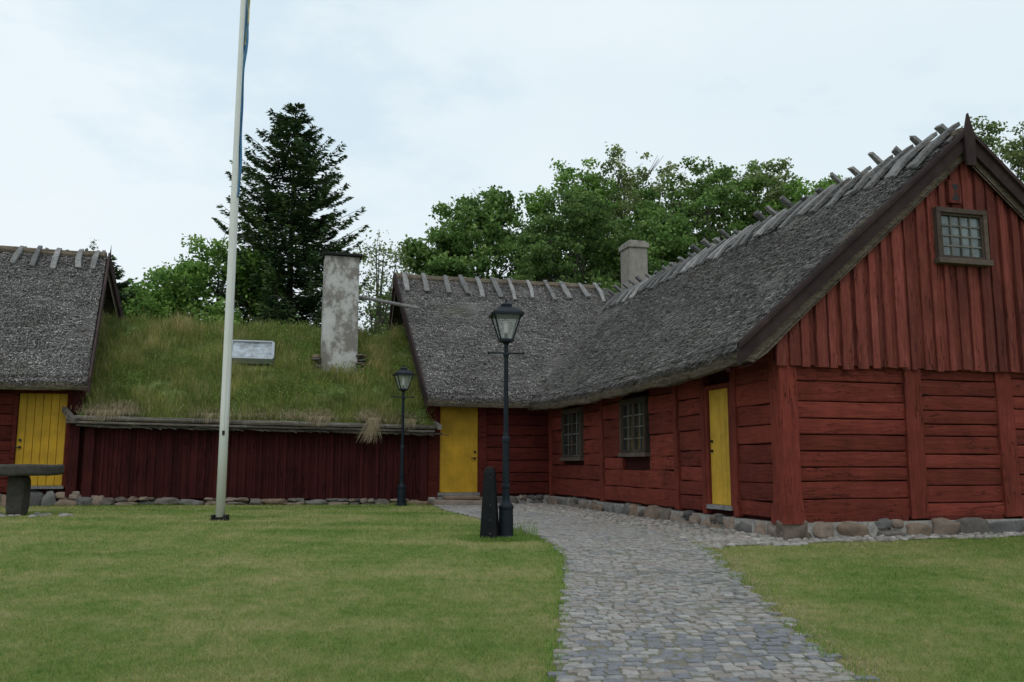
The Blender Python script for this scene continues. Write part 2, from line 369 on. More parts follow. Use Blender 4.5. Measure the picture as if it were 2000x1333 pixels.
# ------------------------------------------------------------------ lawn blades
def blades(n,ymin,ymax,h0,h1,w0,w1):
    u=rng.random(n); y=ymin*(ymax/ymin)**u
    x=(rng.random(n)*2-1)*(y*.66+1.2)
    dx,dy=x-CX,y-CY; c,s=math.cos(A15),math.sin(A15); B=dx*c+dy*s; L=-dx*s+dy*c
    rag=.05*np.sin(y*9)+.04*np.sin(y*23+x)+rng.normal(0,.04,n)
    left=(x<xl_at(y)+rag)&(L<10.62); right=(x>xr_at(y)-rag)&(L<-.52+.08*np.sin(B*4)+rag)&(y<16)
    k=left|right; x=x[k];y=y[k];n=len(x)
    z=zg(x,y); h=rng.uniform(h0,h1,n); w=rng.uniform(w0,w1,n)*np.clip(y/9,.8,2.0); a=rng.random(n)*2*np.pi
    lx=rng.normal(0,.7,n)*h; ly=rng.normal(0,.7,n)*h
    V=np.empty((n,3,3)); V[:,0]=np.stack([x-np.cos(a)*w,y-np.sin(a)*w,z-.003],1); V[:,1]=np.stack([x+np.cos(a)*w,y+np.sin(a)*w,z-.003],1)
    V[:,2]=np.stack([x+lx,y+ly,z+h],1)
    return V.reshape(-1,3),rng.random(n)
V,r=blades(420000,4.6,22.5,.014,.038,.002,.004)
np_obj("lawn_grass",V,3,r,M_blade)

def long_blades(P,h,w,rnd,lean=.35,droop=.3,bias=(0,0,0)):
    n=len(P); a=rng.random(n)*2*np.pi
    side=np.stack([np.cos(a),np.sin(a),np.zeros(n)],1)*w[:,None]
    la=rng.random(n)*2*np.pi; ld=np.stack([np.cos(la),np.sin(la),np.zeros(n)],1)*(np.abs(rng.normal(0,lean,n))*h)[:,None]+np.array(bias)*h[:,None]
    up=np.array([0,0,1.]); m=P+up*(h*.6)[:,None]+ld*.4; t=P+up*(h*(1-droop*rng.random(n)))[:,None]+ld
    V=np.empty((n,2,4,3))
    V[:,0,0]=P-side;V[:,0,1]=P+side;V[:,0,2]=m+side*.7;V[:,0,3]=m-side*.7
    V[:,1,0]=m-side*.7;V[:,1,1]=m+side*.7;V[:,1,2]=t+side*.15;V[:,1,3]=t-side*.15
    return V.reshape(-1,3),np.repeat(rnd,2)
pts=[];hs=[]
def tuft(cx,cy,rad,n,h):
    for _ in range(n):
        a=random.uniform(0,6.28);q=rad*math.sqrt(random.random()); x=cx+math.cos(a)*q;y=cy+math.sin(a)*q*.7
        pts.append((x,y,zgf(x,y)));hs.append(h*random.uniform(.4,1))
tuft(-.08,12.45,.48,2200,.085);tuft(-.30,12.38,.42,1300,.08);tuft(.17,12.65,.2,110,.34);tuft(-2.67,21.5,.3,250,.12)
for i in range(120):
    B=random.uniform(-12,-3.6);x,y=tow(B,10.66+random.uniform(-.08,.08));tuft(x,y,.12,5,.08)
for i in range(260):
    y=random.uniform(4.5,12.5); e=random.random()<.5; x=(xl_at(y)-.02 if e else xr_at(y)+.02);tuft(x,y,.09,10,.06)
for i in range(160):
    y=random.uniform(4.5,19); x=xl_at(y)+random.random()**.8*(xr_at(y)-xl_at(y)); tuft(x,y,.035,6,.03)
P=np.array(pts);h=np.array(hs)
V,r=long_blades(P,h,rng.uniform(.002,.0045,len(P)),rng.random(len(P)))
np_obj("grass_tufts",V,4,r,M_tuft)
# dry clippings and tan thatch along the right path edge
pts=[]
for i in range(2600):
    y=random.uniform(5,11.5); x=xr_at(y)+abs(random.gauss(0,.13)) ; pts.append((x,y,zgf(x,y)+.004))
P=np.array(pts); V,r=long_blades(P,rng.uniform(.015,.035,len(P)),rng.uniform(.0015,.003,len(P)),rng.random(len(P)),1.2,.8)
np_obj("dry_edge_grass",V,4,r,M_drygrass)

# ------------------------------------------------------------------ buildings
house=empty("thatched_farmhouse",(CX,CY,0),A15)
sod=empty("grass_roof_house",(CX,CY,0),A15)
barn=empty("thatched_barn",(CX,CY,0),A15)

def thatch(parent,name,e0,e1,r0,r1,th=.30,sag=.0,nu=40,bulge=.06):
    e0,e1,r0,r1=map(Vector,(e0,e1,r0,r1)); nrm=(e1-e0).cross(r0-e0).normalized()
    if nrm.z<0: nrm=-nrm
    prof=[(.16,-th*.92,1),(.05,-th,1),(.0,-th*.93,1),(-.012,-th*.7,1),(-.01,-th*.45,1),(.0,-th*.25,1),(.018,-.03,0),(.05,.02,0)]
    for k in range(1,15): prof.append((.05+.95*k/14,.02+bulge*math.sin(math.pi*k/14),0))
    prof.append((1,-th*.9,1))
    mb=MB(); vs=[];npf=len(prof)
    for i in range(nu+1):
        u=i/nu; E=e0.lerp(e1,u); R=r0.lerp(r1,u)
        for t,o,_ in prof:
            p=E.lerp(R,t)+nrm*o
            w=max(0,1-abs(t)*1.3); p.z-=sag*math.sin(math.pi*min(1,u*1.0))*w
            k=mnoise.noise(p*.9)*.06+mnoise.noise(p*3.1)*.03+mnoise.noise(p*9)*.016
            vs.append(p+nrm*k)
    fs=[];ms=[]
    for i in range(nu):
        for j in range(npf-1):
            fs.append((i*npf+j,(i+1)*npf+j,(i+1)*npf+j+1,i*npf+j+1)); ms.append(1 if j<5 else 0)
    mb.v=[tuple(v) for v in vs]; mb.f=[list(f) for f in fs]; mb.r=[.5]*len(fs); mb.m=ms
    mb.f.append(list(range(npf))); mb.r.append(.5); mb.m.append(1)
    mb.f.append([nu*npf+j for j in range(npf)][::-1]); mb.r.append(.5); mb.m.append(1)
    return mb.obj(name,[M_thatch,M_thatch_e],parent,smooth=False)
def straws(parent,name,e0,e1,r0,r1,n,sag=0,bulge=.06):
    e0,e1,r0,r1=[np.array(q,float) for q in (e0,e1,r0,r1)]
    nrm=np.cross(e1-e0,r0-e0); nrm/=np.linalg.norm(nrm); nrm*= (1 if nrm[2]>0 else -1)
    u=rng.random(n); t=rng.random(n)*1.0
    ne=int(n*.07); t[:ne]=rng.uniform(-.008,.02,ne)
    E=e0+(e1-e0)*u[:,None]; R=r0+(r1-r0)*u[:,None]; P=E+(R-E)*t[:,None]
    P[:,2]-=sag*np.sin(np.pi*u)*np.clip(1-t*1.3,0,1)
    off=np.where(t<.02,-rng.uniform(0,.22,n),.02)
    P+=nrm*(off+bulge*np.sin(np.pi*np.clip((t-.05)/.95,0,1)))[:,None]
    P+=nrm*rng.uniform(.0,.045,n)[:,None]
    d=(E-R); d/=np.linalg.norm(d,axis=1)[:,None]; sd=np.cross(d,nrm)
    a=rng.normal(0,.38,n)[:,None]; d2=d*np.cos(a)+sd*np.sin(a); s2=np.cross(d2,nrm)
    ln=rng.uniform(.03,.09,n)[:,None]; w=rng.uniform(.004,.010,n)[:,None]
    V=np.empty((n,4,3)); lift=nrm*rng.uniform(.002,.03,n)[:,None]
    V[:,0]=P-s2*w-d2*ln/2; V[:,1]=P+s2*w-d2*ln/2; V[:,2]=P+s2*w+d2*ln/2+lift; V[:,3]=P-s2*w+d2*ln/2+lift
    return np_obj(name,V.reshape(-1,3),4,rng.random(n),M_straw,parent)

RX=3.31; RZ=6.62; EZ=3.12; EB=-.72
sl=(RZ-EZ)/(RX-EB)
WL=15.1; WZ=7.10; WEL=10.3; WEZ=3.14
slw=(WZ-WEZ)/(WL-WEL)
zr=lambda B: EZ+sl*(B-EB)
GF=-.20
thatch(house,"main_roof_west",(EB,GF,EZ),(EB,11.5,EZ-.02),(RX,GF,RZ),(RX,11.5,RZ),.32,.11,70)
thatch(house,"main_roof_west_rear",(-.2,11.5,zr(-.2)),(-.2,19.6,zr(-.2)),(RX,11.5,RZ),(RX,19.6,RZ),.3,0,30)
thatch(house,"main_roof_east",(2*RX-EB,19.6,EZ),(2*RX-EB,GF,EZ),(RX,19.6,RZ),(RX,GF,RZ),.32,.05,60)
straws(house,"main_roof_straw",(EB,GF,EZ),(EB,11.5,EZ-.02),(RX,GF,RZ),(RX,11.5,RZ),90000,.11)
straws(house,"main_roof_rear_straw",(-.2,11.5,zr(-.2)),(-.2,16,zr(-.2)),(RX,11.5,RZ),(RX,16,RZ),12000)
straws(house,"main_roof_east_straw",(2*RX-EB,2.5,EZ),(2*RX-EB,GF,EZ),(RX,2.5,RZ),(RX,GF,RZ),9000)
thatch(house,"wing_roof_front",(-3.38,WEL,WEZ),(3.3,WEL,WEZ),(-3.62,WL,WZ),(3.3,WL,WZ),.3,.02,40)
thatch(house,"wing_roof_back",(3.3,19.9,WEZ),(-3.5,19.9,WEZ),(3.3,WL,WZ),(-3.62,WL,WZ),.3,0,30)
straws(house,"wing_roof_straw",(-3.38,WEL,WEZ),(3.3,WEL,WEZ),(-3.62,WL,WZ),(3.3,WL,WZ),46000,.02)

def prismX(mb,x0,x1,prof,rnd=.5):
    n=len(prof); vs=[(x0,y,z) for y,z in prof]+[(x1,y,z) for y,z in prof]
    mb.add(vs,[tuple(range(n))[::-1],tuple(range(n,2*n))]+[(i,(i+1)%n,n+(i+1)%n,n+i) for i in range(n)],rnd)
def prismY(mb,y0,y1,prof,rnd=.5):
    n=len(prof); vs=[(x,y0,z) for x,z in prof]+[(x,y1,z) for x,z in prof]
    mb.add(vs,[tuple(range(n)),tuple(range(n,2*n))[::-1]]+[(i,n+i,n+(i+1)%n,(i+1)%n) for i in range(n)],rnd)
GW=2*RX
mb=MB()
prismY(mb,.06,19.2,[(.06,.5),(GW-.06,.5),(GW-.06,3.2),(RX,6.15),(.06,3.2)])
mb.obj("main_wall_core",M_red_dark,house)
mb=MB(); prismX(mb,-3.22,3.0,[(10.98,.5),(19.0,.5),(19.0,3.2),(15.1,6.5),(10.98,3.2)])
mb.obj("wing_wall_core",M_red_dark,house)

def wb(mb,kind,pl,u0,u1,z0,z1,o0,o1,rnd=None,mat=0,j=0):
    if kind=='g': mb.box(u0,u1,pl-o1,pl-o0,z0,z1,rnd,mat,j)
    elif kind=='l': mb.box(pl-o1,pl-o0,u0,u1,z0,z1,rnd,mat,j)
    else: mb.box(pl+o0,pl+o1,u0,u1,z0,z1,rnd,mat,j)
def planks(mb,kind,pl,u0,u1,z0,z1,ph,holes=(),o=.03,wav=.007):
    z=z0
    while z<z1-.03:
        h=min(random.uniform(ph*.75,ph*1.3),z1-z)
        if z1-(z+h)<.07: h=z1-z
        segs=[(u0,u1)]
        for (a,b,c,d) in holes:
            if z<d-.01 and z+h>c+.01:
                ns=[]
                for p,q in segs:
                    if b<=p or a>=q: ns.append((p,q))
                    else:
                        if a>p: ns.append((p,a))
                        if b<q: ns.append((b,q))
                segs=ns
        for p,q in segs:
            if q-p>.03:
                k=max(1,int((q-p)/.25)); rr=random.random(); oo=o+random.uniform(-.014,.012); sd=random.uniform(0,99)
                W=lambda u,s2:mnoise.noise(Vector((u*1.4,sd,s2)))+.4*mnoise.noise(Vector((u*5,sd,s2)))
                zt=[z+h-.010+wav*1.5*W(p+(q-p)*i/k,0) for i in range(k+1)]; zb=[z+.003+wav*.8*W(p+(q-p)*i/k,7) for i in range(k+1)]
                ot=[oo+.014*W(p+(q-p)*i/k,3) for i in range(k+1)]
                vs=[]
                for i in range(k+1):
                    u=p+(q-p)*i/k
                    for (oz,zz) in ((-.05,zb[i]),(ot[i]-.008,zb[i]+.002),(ot[i],zb[i]+.014),(ot[i]+.006,(zb[i]+zt[i])/2),(ot[i],zt[i]-.014),(ot[i]-.008,zt[i]-.002),(-.05,zt[i])):
                        if kind=='g': vs.append((u,pl-oz,zz))
                        else: vs.append((pl-oz,u,zz))
                m=7
                fs=[(i*m+j,i*m+j+1,(i+1)*m+j+1,(i+1)*m+j) for i in range(k) for j in range(m-1)]
                fs+=[tuple(range(m)),tuple(k*m+j for j in range(m))[::-1]]
                mb.add(vs,fs,rr)
        z+=h

mb=MB()
planks(mb,'g',0,.2,2.05,.72,2.95,.24); planks(mb,'g',0,2.3,3.72,.72,2.95,.23); planks(mb,'g',0,3.98,5.55,.72,2.95,.24); planks(mb,'g',0,5.8,GW-.1,.72,2.95,.25)
holes=[(1.34,2.22,.7,2.74),(4.55,5.95,1.60,2.84),(8.3,9.8,1.54,2.86)]
planks(mb,'l',0,.2,1.32,.72,3.2,.27,holes,wav=.016); planks(mb,'l',0,2.24,3.25,.72,3.2,.27,holes,wav=.016); planks(mb,'l',0,3.4,7.0,.72,3.2,.33,holes,wav=.022); planks(mb,'l',0,7.15,10.9,.72,3.2,.33,holes,wav=.022)
mb.obj("horizontal_plank_walls",M_red_h,house)
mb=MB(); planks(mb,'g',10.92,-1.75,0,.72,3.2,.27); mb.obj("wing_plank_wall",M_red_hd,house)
mb=MB()
def post(kind,pl,u0,u1,z0,z1,o1=.07,j=.012): wb(mb,kind,pl,u0,u1,z0,z1,-.05,o1,None,0,j)
post('g',0,2.03,2.33,.70,2.93,.075); post('g',0,3.70,4.0,.70,2.93,.075); post('g',0,5.53,5.82,.70,2.93,.075)
vs=[];nr=14
for i in range(nr+1):
    z=.66+(3.0-.66)*i/nr; fl=.05*max(0,1-i/3.0)
    for (x,y) in ((-.06,-.09),(.08,-.10),(.21,-.09),(.21,.08),(.20,.2),(.07,.2),(-.06,.2),(-.075,.06)):
        k=.02*mnoise.noise(Vector((x*9,y*9,z*2.2)))
        vs.append((x+math.copysign(fl+k,x-.07),y+math.copysign(fl*.6+k,y-.05),z))
mb.add(vs,[(i*8+j,i*8+(j+1)%8,(i+1)*8+(j+1)%8,(i+1)*8+j) for i in range(nr) for j in range(8)])
for a,b in ((1.20,1.33),(2.23,2.36),(3.27,3.42),(6.98,7.16),(10.78,10.93)): post('l',0,a,b,.68,3.2,.07)
wb(mb,'l',0,-.0,10.9,3.0,3.2,.03,.10,None,0,.01)
wb(mb,'g',0,.26,2.0,.66,.74,0,.05,None,0,.006); wb(mb,'g',0,2.35,3.68,.66,.74,0,.05,None,0,.006); wb(mb,'g',0,4.02,5.5,.66,.74,0,.05,None,0,.006)
mb.obj("timber_posts",M_red_v,house,bevel=.012)
mb=MB()
for a,b in ((-1.92,-1.74),(-3.27,-3.02)): post('g',10.92,a,b,.60,3.2,.06)
wb(mb,'g',10.92,-3.0,-1.93,2.98,3.2,-.05,.05)
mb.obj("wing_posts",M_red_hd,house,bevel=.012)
mb=MB()
def ztop(x): return RZ-.32-sl*abs(x-RX)
def slat(x0,x1,z0,o0,o1):
    zt0,zt1=ztop(x0),ztop(x1)
    if min(zt0,zt1)<z0+.05: zt0=max(zt0,z0+.05);zt1=max(zt1,z0+.05)
    q=[]; nm=10; ph=random.uniform(0,99)
    zm=[(0,0)]+[(f/nm,.013*mnoise.noise(Vector((f*.8,ph,0)))) for f in range(1,nm)]+[(1,0)]
    for oo in (o1,o0):
        for f,dx in zm:
            q.append((x0+dx,-oo,z0+(zt0-z0)*f)); q.append((x1+dx*.7,-oo,z0+(zt1-z0)*f))
    n=len(zm); fs=[]
    for a in range(n-1):
        fs.append((2*a,2*a+1,2*a+3,2*a+2)); o=2*n
        fs.append((2*a,2*a+2,o+2*a+2,o+2*a)); fs.append((2*a+1,o+2*a+1,o+2*a+3,2*a+3))
    fs.append((0,2*n,2*n+1,1)); fs.append((2*n-2,2*n-1,4*n-1,4*n-2))
    mb.add(q,fs)
x=-.10
while x<GW+.1:
    w=random.uniform(.19,.235)
    slat(x+.01,x+w+.06,2.90+random.uniform(-.02,.02),.075,.10)
    x+=w
x=-.12
while x<GW+.1:
    w=random.uniform(.09,.17)
    slat(x,x+w,2.88+random.uniform(-.03,.03),.102,.136+random.uniform(0,.012))
    x+=random.uniform(.19,.26)
mb.obj("gable_boards",M_red_g,house)
mb=MB(); wb(mb,'g',0,-.12,GW+.1,2.93,3.05,.03,.073); 
mb.obj("gable_beam",M_red_dark,house)

mb=MB()
def barge(pa,pb,h=.30,t=.05): mb.obox(pa,pb,(0,t,0),(0,0,h))
G2=GF-.05
barge((RX+.02,G2,RZ-.06),(EB-.08,G2,EZ-.11),.32); barge((RX-.02,G2-.005,RZ-.06),(2*RX-EB+.1,G2-.005,EZ-.12),.32)
barge((RX,G2-.03,RZ+.04),(EB-.08,G2-.03,EZ+.0),.07,.09); barge((RX,G2-.035,RZ+.04),(2*RX-EB+.10,G2-.035,EZ-.01),.07,.09)
F0,F1=G2-.085,G2-.04
mb.add([(RX-.085,F0,6.08),(RX+.085,F0,6.08),(RX+.10,F0,6.56),(RX-.10,F0,6.56),(RX,F0,6.93),
        (RX-.085,F1,6.08),(RX+.085,F1,6.08),(RX+.10,F1,6.56),(RX-.10,F1,6.56),(RX,F1,6.93)],
  [(0,1,2,3),(3,2,4),(6,5,8,7),(7,8,9),(0,5,6,1),(1,6,7,2),(2,7,9,4),(4,9,8,3),(3,8,5,0)])
mb.obox((-3.66,WL,WZ+.0),(-3.44,WEL-.1,WEZ-.08),(.05,0,0),(0,0,.34)); mb.obox((-3.66,WL,WZ),(-3.5,19.95,WEZ-.1),(.05,0,0),(0,0,.3))
mb.obj("barge_boards",M_barge,house)
mb=MB()
mb.add([(RX,GF-.02,RZ-.36),(EB+.1,GF-.02,EZ-.28),(EB+.1,.1,EZ-.28),(RX,.1,RZ-.36)],[(0,1,2,3)]); mb.add([(RX,GF-.02,RZ-.36),(2*RX-EB-.1,GF-.02,EZ-.28),(2*RX-EB-.1,.1,EZ-.28),(RX,.1,RZ-.36)],[(0,1,2,3)])
for i in range(9):
    y=.4+i*1.25; mb.obox((-.60,y,EZ-.24),(.3,y,EZ+.38),(0,.1,0),(0,0,.1))
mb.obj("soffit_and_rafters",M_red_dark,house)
mb=MB(); y=11.0
while y<19:
    w=random.uniform(.17,.22); zt=6.65-slw*abs(y+w/2-15.1)
    mb.box(-3.26-random.uniform(0,.02),-3.2,y,y+w-.008,1.5,max(zt,1.7)); y+=w
mb.obj("wing_gable_boards",M_red_dark,house)

def window(parent,kind,pl,u0,u1,z0,z1,cols,rows,o=.05,leaves=2,name="window",gm=None):
    f=MB(); fw=.075; gl=MB(); mt=MB()
    wb(f,kind,pl,u0,u1,z1-fw,z1,-.03,o+.035);wb(f,kind,pl,u0-.03,u1+.03,z0-.02,z0+fw-.01,-.03,o+.06)
    wb(f,kind,pl,u0,u0+fw,z0+fw,z1-fw,-.03,o+.03);wb(f,kind,pl,u1-fw,u1,z0+fw,z1-fw,-.03,o+.03)
    a,b=u0+fw,u1-fw; c,d=z0+fw,z1-fw
    lw=(b-a)/leaves
    for l in range(leaves):
        p,q=a+l*lw,a+(l+1)*lw
        wb(f,kind,pl,p,p+.035,c,d,-.02,o+.004);wb(f,kind,pl,q-.035,q,c,d,-.02,o+.004)
        wb(f,kind,pl,p+.035,q-.035,c,c+.04,-.02,o+.002);wb(f,kind,pl,p+.035,q-.035,d-.04,d,-.02,o+.002)
        for k in range(1,cols):
            uu=p+.035+(q-p-.07)*k/cols; wb(mt,kind,pl,uu-.011,uu+.011,c+.04,d-.04,-.015,o-.016)
        for k in range(1,rows):
            zz=c+.04+(d-c-.08)*k/rows; wb(mt,kind,pl,p+.035,q-.035,zz-.011,zz+.011,-.014,o-.018)
    wb(gl,kind,pl,a,b,c,d,-.04,.012)
    f.obj(name+"_frame",M_frame,parent,bevel=.004); mt.obj(name+"_muntins",M_muntin,parent); gl.obj(name+"_glass",gm or M_glass,parent)
window(house,'g',-.15,2.68,3.62,4.54,5.40,4,4,.05,1,"gable_window",M_gglass)
window(house,'l',-.02,4.60,5.90,1.65,2.80,2,4,.05,2,"long_wall_window")
window(house,'l',-.02,8.35,9.75,1.58,2.82,2,4,.05,2,"long_wall_window_far")
mb=MB(); vx=3.10
mb.add([(vx-.07,-.185,5.80),(vx+.07,-.185,5.80),(vx,-.185,5.68)],[(0,1,2)],.5); mb.add([(vx-.07,-.185,5.55),(vx,-.185,5.682),(vx+.07,-.185,5.55)],[(0,1,2)],.5)
mb.box(vx-.11,vx+.11,-.18,-.10,5.50,5.86,.1,1)
mb.obj("hourglass_vent",[M_black,M_red_g],house)
def door(parent,kind,pl,u0,u1,z0,z1,name="door",hl=True,nb=5,o=.0,fm=None,dm=None):
    d=MB(); n=nb
    for i in range(n):
        a=u0+(u1-u0)*i/n; b=u0+(u1-u0)*(i+1)/n; wb(d,kind,pl,a+.004,b-.004,z0,z1,-.04,.012+o,None)
    d.obj(name,dm or M_yellow,parent,bevel=.006)
    bk=MB(); wb(bk,kind,pl,u0,u1,z0,z1,-.05,-.01+o,.5); bk.obj(name+"_backing",M_red_dark,parent)
    f=MB()
    wb(f,kind,pl,u0-.09,u0-.004,z0-.05,z1+.08,-.03,.06+o);wb(f,kind,pl,u1+.004,u1+.09,z0-.05,z1+.08,-.03,.06+o)
    wb(f,kind,pl,u0-.004,u1+.004,z1+.004,z1+.08,-.03,.055+o)
    f.obj(name+"_frame",fm or M_red_v,parent,bevel=.006)
    s=MB(); wb(s,kind,pl,u0-.05,u1+.05,z0-.07,z0-.003,-.03,.09+o); s.obj(name+"_sill",M_greywood,parent)
    h=MB(); hu=u1-.08 if hl else u0+.08
    for zz in (z0+1.02,z0+.86):
        if kind=='g': h.tube([(hu,pl-o-.01,zz),(hu,pl-o-.05,zz)],[.03,.03],10)
        else: h.tube([(pl-o-.01,hu,zz),(pl-o-.05,hu,zz)],[.022,.022],10)
    if kind=='g': h.tube([(hu,pl-o-.05,z0+.86),(hu-.1,pl-o-.06,z0+.86)],[.012,.010],8)
    h.obj(name+"_handle",M_black,parent)
door(house,'l',0,1.44,2.14,.84,2.70,"side_door",True,4,.0)
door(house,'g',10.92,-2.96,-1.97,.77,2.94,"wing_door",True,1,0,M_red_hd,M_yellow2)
mb=MB(); mb.box(-3.2,-1.8,10.2,10.9,.46,.60,None,0,.02); mb.box(-2.9,-2.0,10.45,10.9,.60,.70,None,0,.01); mb.obj("door_step",M_found,house,bevel=.03)

def riders(parent,name,axis,s0,s1,ridge,zrid,slope_l,slope_r,sp,length,width,over):
    mb=MB(); s=s0
    while s<s1:
        for side in (-1,1):
            k=slope_l if side<0 else slope_r
            d=Vector((side,0,-k)).normalized() if axis=='y' else Vector((0,side,-k)).normalized()
            nrm=Vector((side*k,0,1)).normalized() if axis=='y' else Vector((0,side*k,1)).normalized()
            along=Vector((0,1,0)) if axis=='y' else Vector((1,0,0))
            s_=s+(width*.85 if side==1 else 0)+random.uniform(-.05,.05)
            c=Vector((ridge,s_,zrid)) if axis=='y' else Vector((s_,ridge,zrid))
            ln=length*random.uniform(.75,1.15); ov=over*random.uniform(.6,1.35); w=width*random.uniform(.75,1.25)
            a=c-d*ov+nrm*.13; m=c+d*ln*.5+nrm*(.14+random.uniform(0,.05)); b=c+d*ln+nrm*(.10+random.uniform(-.01,.05))
            sw=random.uniform(-.10,.10); m+=along*sw*.2; b+=along*sw
            rr=random.random()
            P=[a,c+nrm*.15,m,b]; Wd=[w*random.uniform(.5,.85),w*.8,w,w*random.uniform(.8,1.1)]
            vs=[]
            for p,ww in zip(P,Wd):
                for x1,t1 in ((-1,-1),(1,-1),(1,1),(-1,1)): vs.append(p+along*x1*ww*.5*random.uniform(.85,1.15)+nrm*t1*.034+d*random.uniform(-.03,.03))
            fs=[(i*4+j,i*4+(j+1)%4,(i+1)*4+(j+1)%4,(i+1)*4+j) for i in range(3) for j in range(4)]+[(3,2,1,0),(12,13,14,15)]
            mb.add(vs,fs,rr)
        s+=sp*random.uniform(.85,1.15)
    return mb.obj(name,M_greywood,parent,bevel=.008)
riders(house,"ridge_riders",'y',.0,15.0,RX,RZ,sl,sl,.52,.90,.19,.34)
riders(house,"wing_ridge_riders",'x',-3.35,2.9,WL,WZ,slw,slw,.56,1.1,.14,.14)
mb=MB()
for side in (-1,1):
    for q in (.22,.60):
        for i in range(6):
            y0=GF+.08+i*2.6; p=Vector((RX+side*q*.75,y0,RZ-q*.75*sl+.09)); e=p+Vector((random.uniform(-.04,.04),2.55,random.uniform(-.02,.02)))
            mb.obox(p,e,(.16*.75,0,-side*.16*.75*sl),(side*.03*.66,0,.03*.75))
mb.obj("ridge_boards",M_greywood,house)
mb=MB()
mb.tube([(RX,GF+.02+i*.5,RZ+.02+random.uniform(-.015,.02)) for i in range(32)],[.12]*32,8)
mb.tube([(-3.62+i*.5,WL,WZ+.03+random.uniform(-.02,.02)) for i in range(14)],[.13]*14,8)
mb.obj("ridge_roll",M_thatch_e,house)

mb=MB(); mb.box(4.12,4.78,15.2,16.0,5.0,8.62,None,0,.01); mb.box(4.07,4.83,15.14,16.06,8.62,8.80,None,0,.01); mb.box(4.14,4.76,15.22,15.98,8.80,8.88,None,0,.01)
mb.obj("farmhouse_chimney",M_concrete,house,bevel=.03)

mb=MB()
def found(kind,pl,u0,u1,z0,z1,out=.05,wmin=.22,wmax=.5):
    u=u0
    while u<u1:
        w=random.uniform(wmin,wmax); two=random.random()<.3
        cz=(z0+z1)/2; hz=(z1-z0)/2
        if two: sp=random.uniform(.4,.6); lay=[(z0+hz*sp,hz*sp*1.05,w*.5,0),(z1-hz*(1-sp)*.95,hz*(1-sp)*1.0,w*.28,-w*.22),(z1-hz*(1-sp)*.95,hz*(1-sp)*1.0,w*.25,w*.26)]
        else: lay=[(cz+random.uniform(-.05,.01),hz*random.uniform(.8,1.12),w*.53,0)]
        for c,hh,hw,du in lay:
            o=out+random.uniform(-.02,.055)
            cc=(u+w/2+du,pl-o,c) if kind=='g' else (pl-o,u+w/2+du,c)
            sz=(hw,.13,hh) if kind=='g' else (.13,hw,hh)
            blob(mb,cc,sz,random.uniform(.5,.8),None,0,ICO3,.42,0,1.3)
        u+=w*random.uniform(.98,1.08)
found('g',0,-.1,7.0,.40,.70,.0,.35,.75); found('l',0,.1,10.8,.40,.69,-.01,.28,.65)
found('g',10.92,-3.3,0,.42,.69,-.02)
mb.obj("foundation_stones",M_found,house,smooth=True)
mb=MB(); mb.box(-.07,GW+.1,-.07,.3,.2,.67,None,0,.004); mb.box(-.065,.3,.3,10.82,.2,.665); mb.box(-3.25,-.05,10.85,11.2,.2,.66); mb.obj("foundation_mortar",M_mortar,house)

# ------------------------------------------------------------------ sod roofed house
SB0,SB1=-11.2,-3.27
def zdrop(B): return .13*(B-SB1)/(SB0-SB1)
mb=MB(); B=SB0
while B<SB1:
    w=random.uniform(.16,.21); zz=zdrop(B)
    mb.box(B,min(B+w-.006,SB1),10.90-random.uniform(0,.012),10.96,.60+zz,2.42+zz); B+=w
B=SB0
while B<SB1-.1:
    w=random.uniform(.05,.07); zz=zdrop(B); mb.box(B-w/2,B+w/2,10.865,10.885,.60+zz,2.42+zz); B+=random.uniform(.17,.2)
for a in (SB0+.02,SB1-.22): mb.box(a,a+.2,10.78,10.86,.58+zdrop(a),2.36+zdrop(a))
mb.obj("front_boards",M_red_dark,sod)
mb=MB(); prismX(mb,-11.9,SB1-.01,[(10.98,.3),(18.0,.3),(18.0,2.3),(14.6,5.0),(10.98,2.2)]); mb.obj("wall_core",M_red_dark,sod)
SEL,SEZ,SRL,SRZ=10.66,2.42,14.6,5.24
def zs(L,B): return SEZ+(SRZ-SEZ)*(L-SEL)/(SRL-SEL)+zdrop(B)
mb=MB(); nu,nv=54,24; vs=[]
for i in range(nu+1):
    for j in range(nv+1):
        B0=SB0-.1-(.65*min(1,j/4)); B=B0+(SB1+.12-B0)*i/nu
        L=SEL+(SRL-SEL)*j/nv; z=zs(L,B)+.07*mnoise.noise(Vector((B*.9,L*.9,0)))+.04*mnoise.noise(Vector((B*3,L*3,5)))
        vs.append((B,L,z))
fs=[(i*(nv+1)+j,(i+1)*(nv+1)+j,(i+1)*(nv+1)+j+1,i*(nv+1)+j+1) for i in range(nu) for j in range(nv)]
mb.add(vs,fs,.3)
mb.add([(SB0-.75,SRL,SRZ+.13),(SB1+.02,SRL,SRZ),(SB1+.02,18.4,2.4),(SB0-.75,18.4,2.5)],[(0,1,2,3)],.3)
M_turf=plain("turf_soil_green",(.12,.155,.042),.95,var=.5,scale=5,bs=.6)
mb.obj("turf_roof",M_turf,sod,smooth=True)
mb=MB()
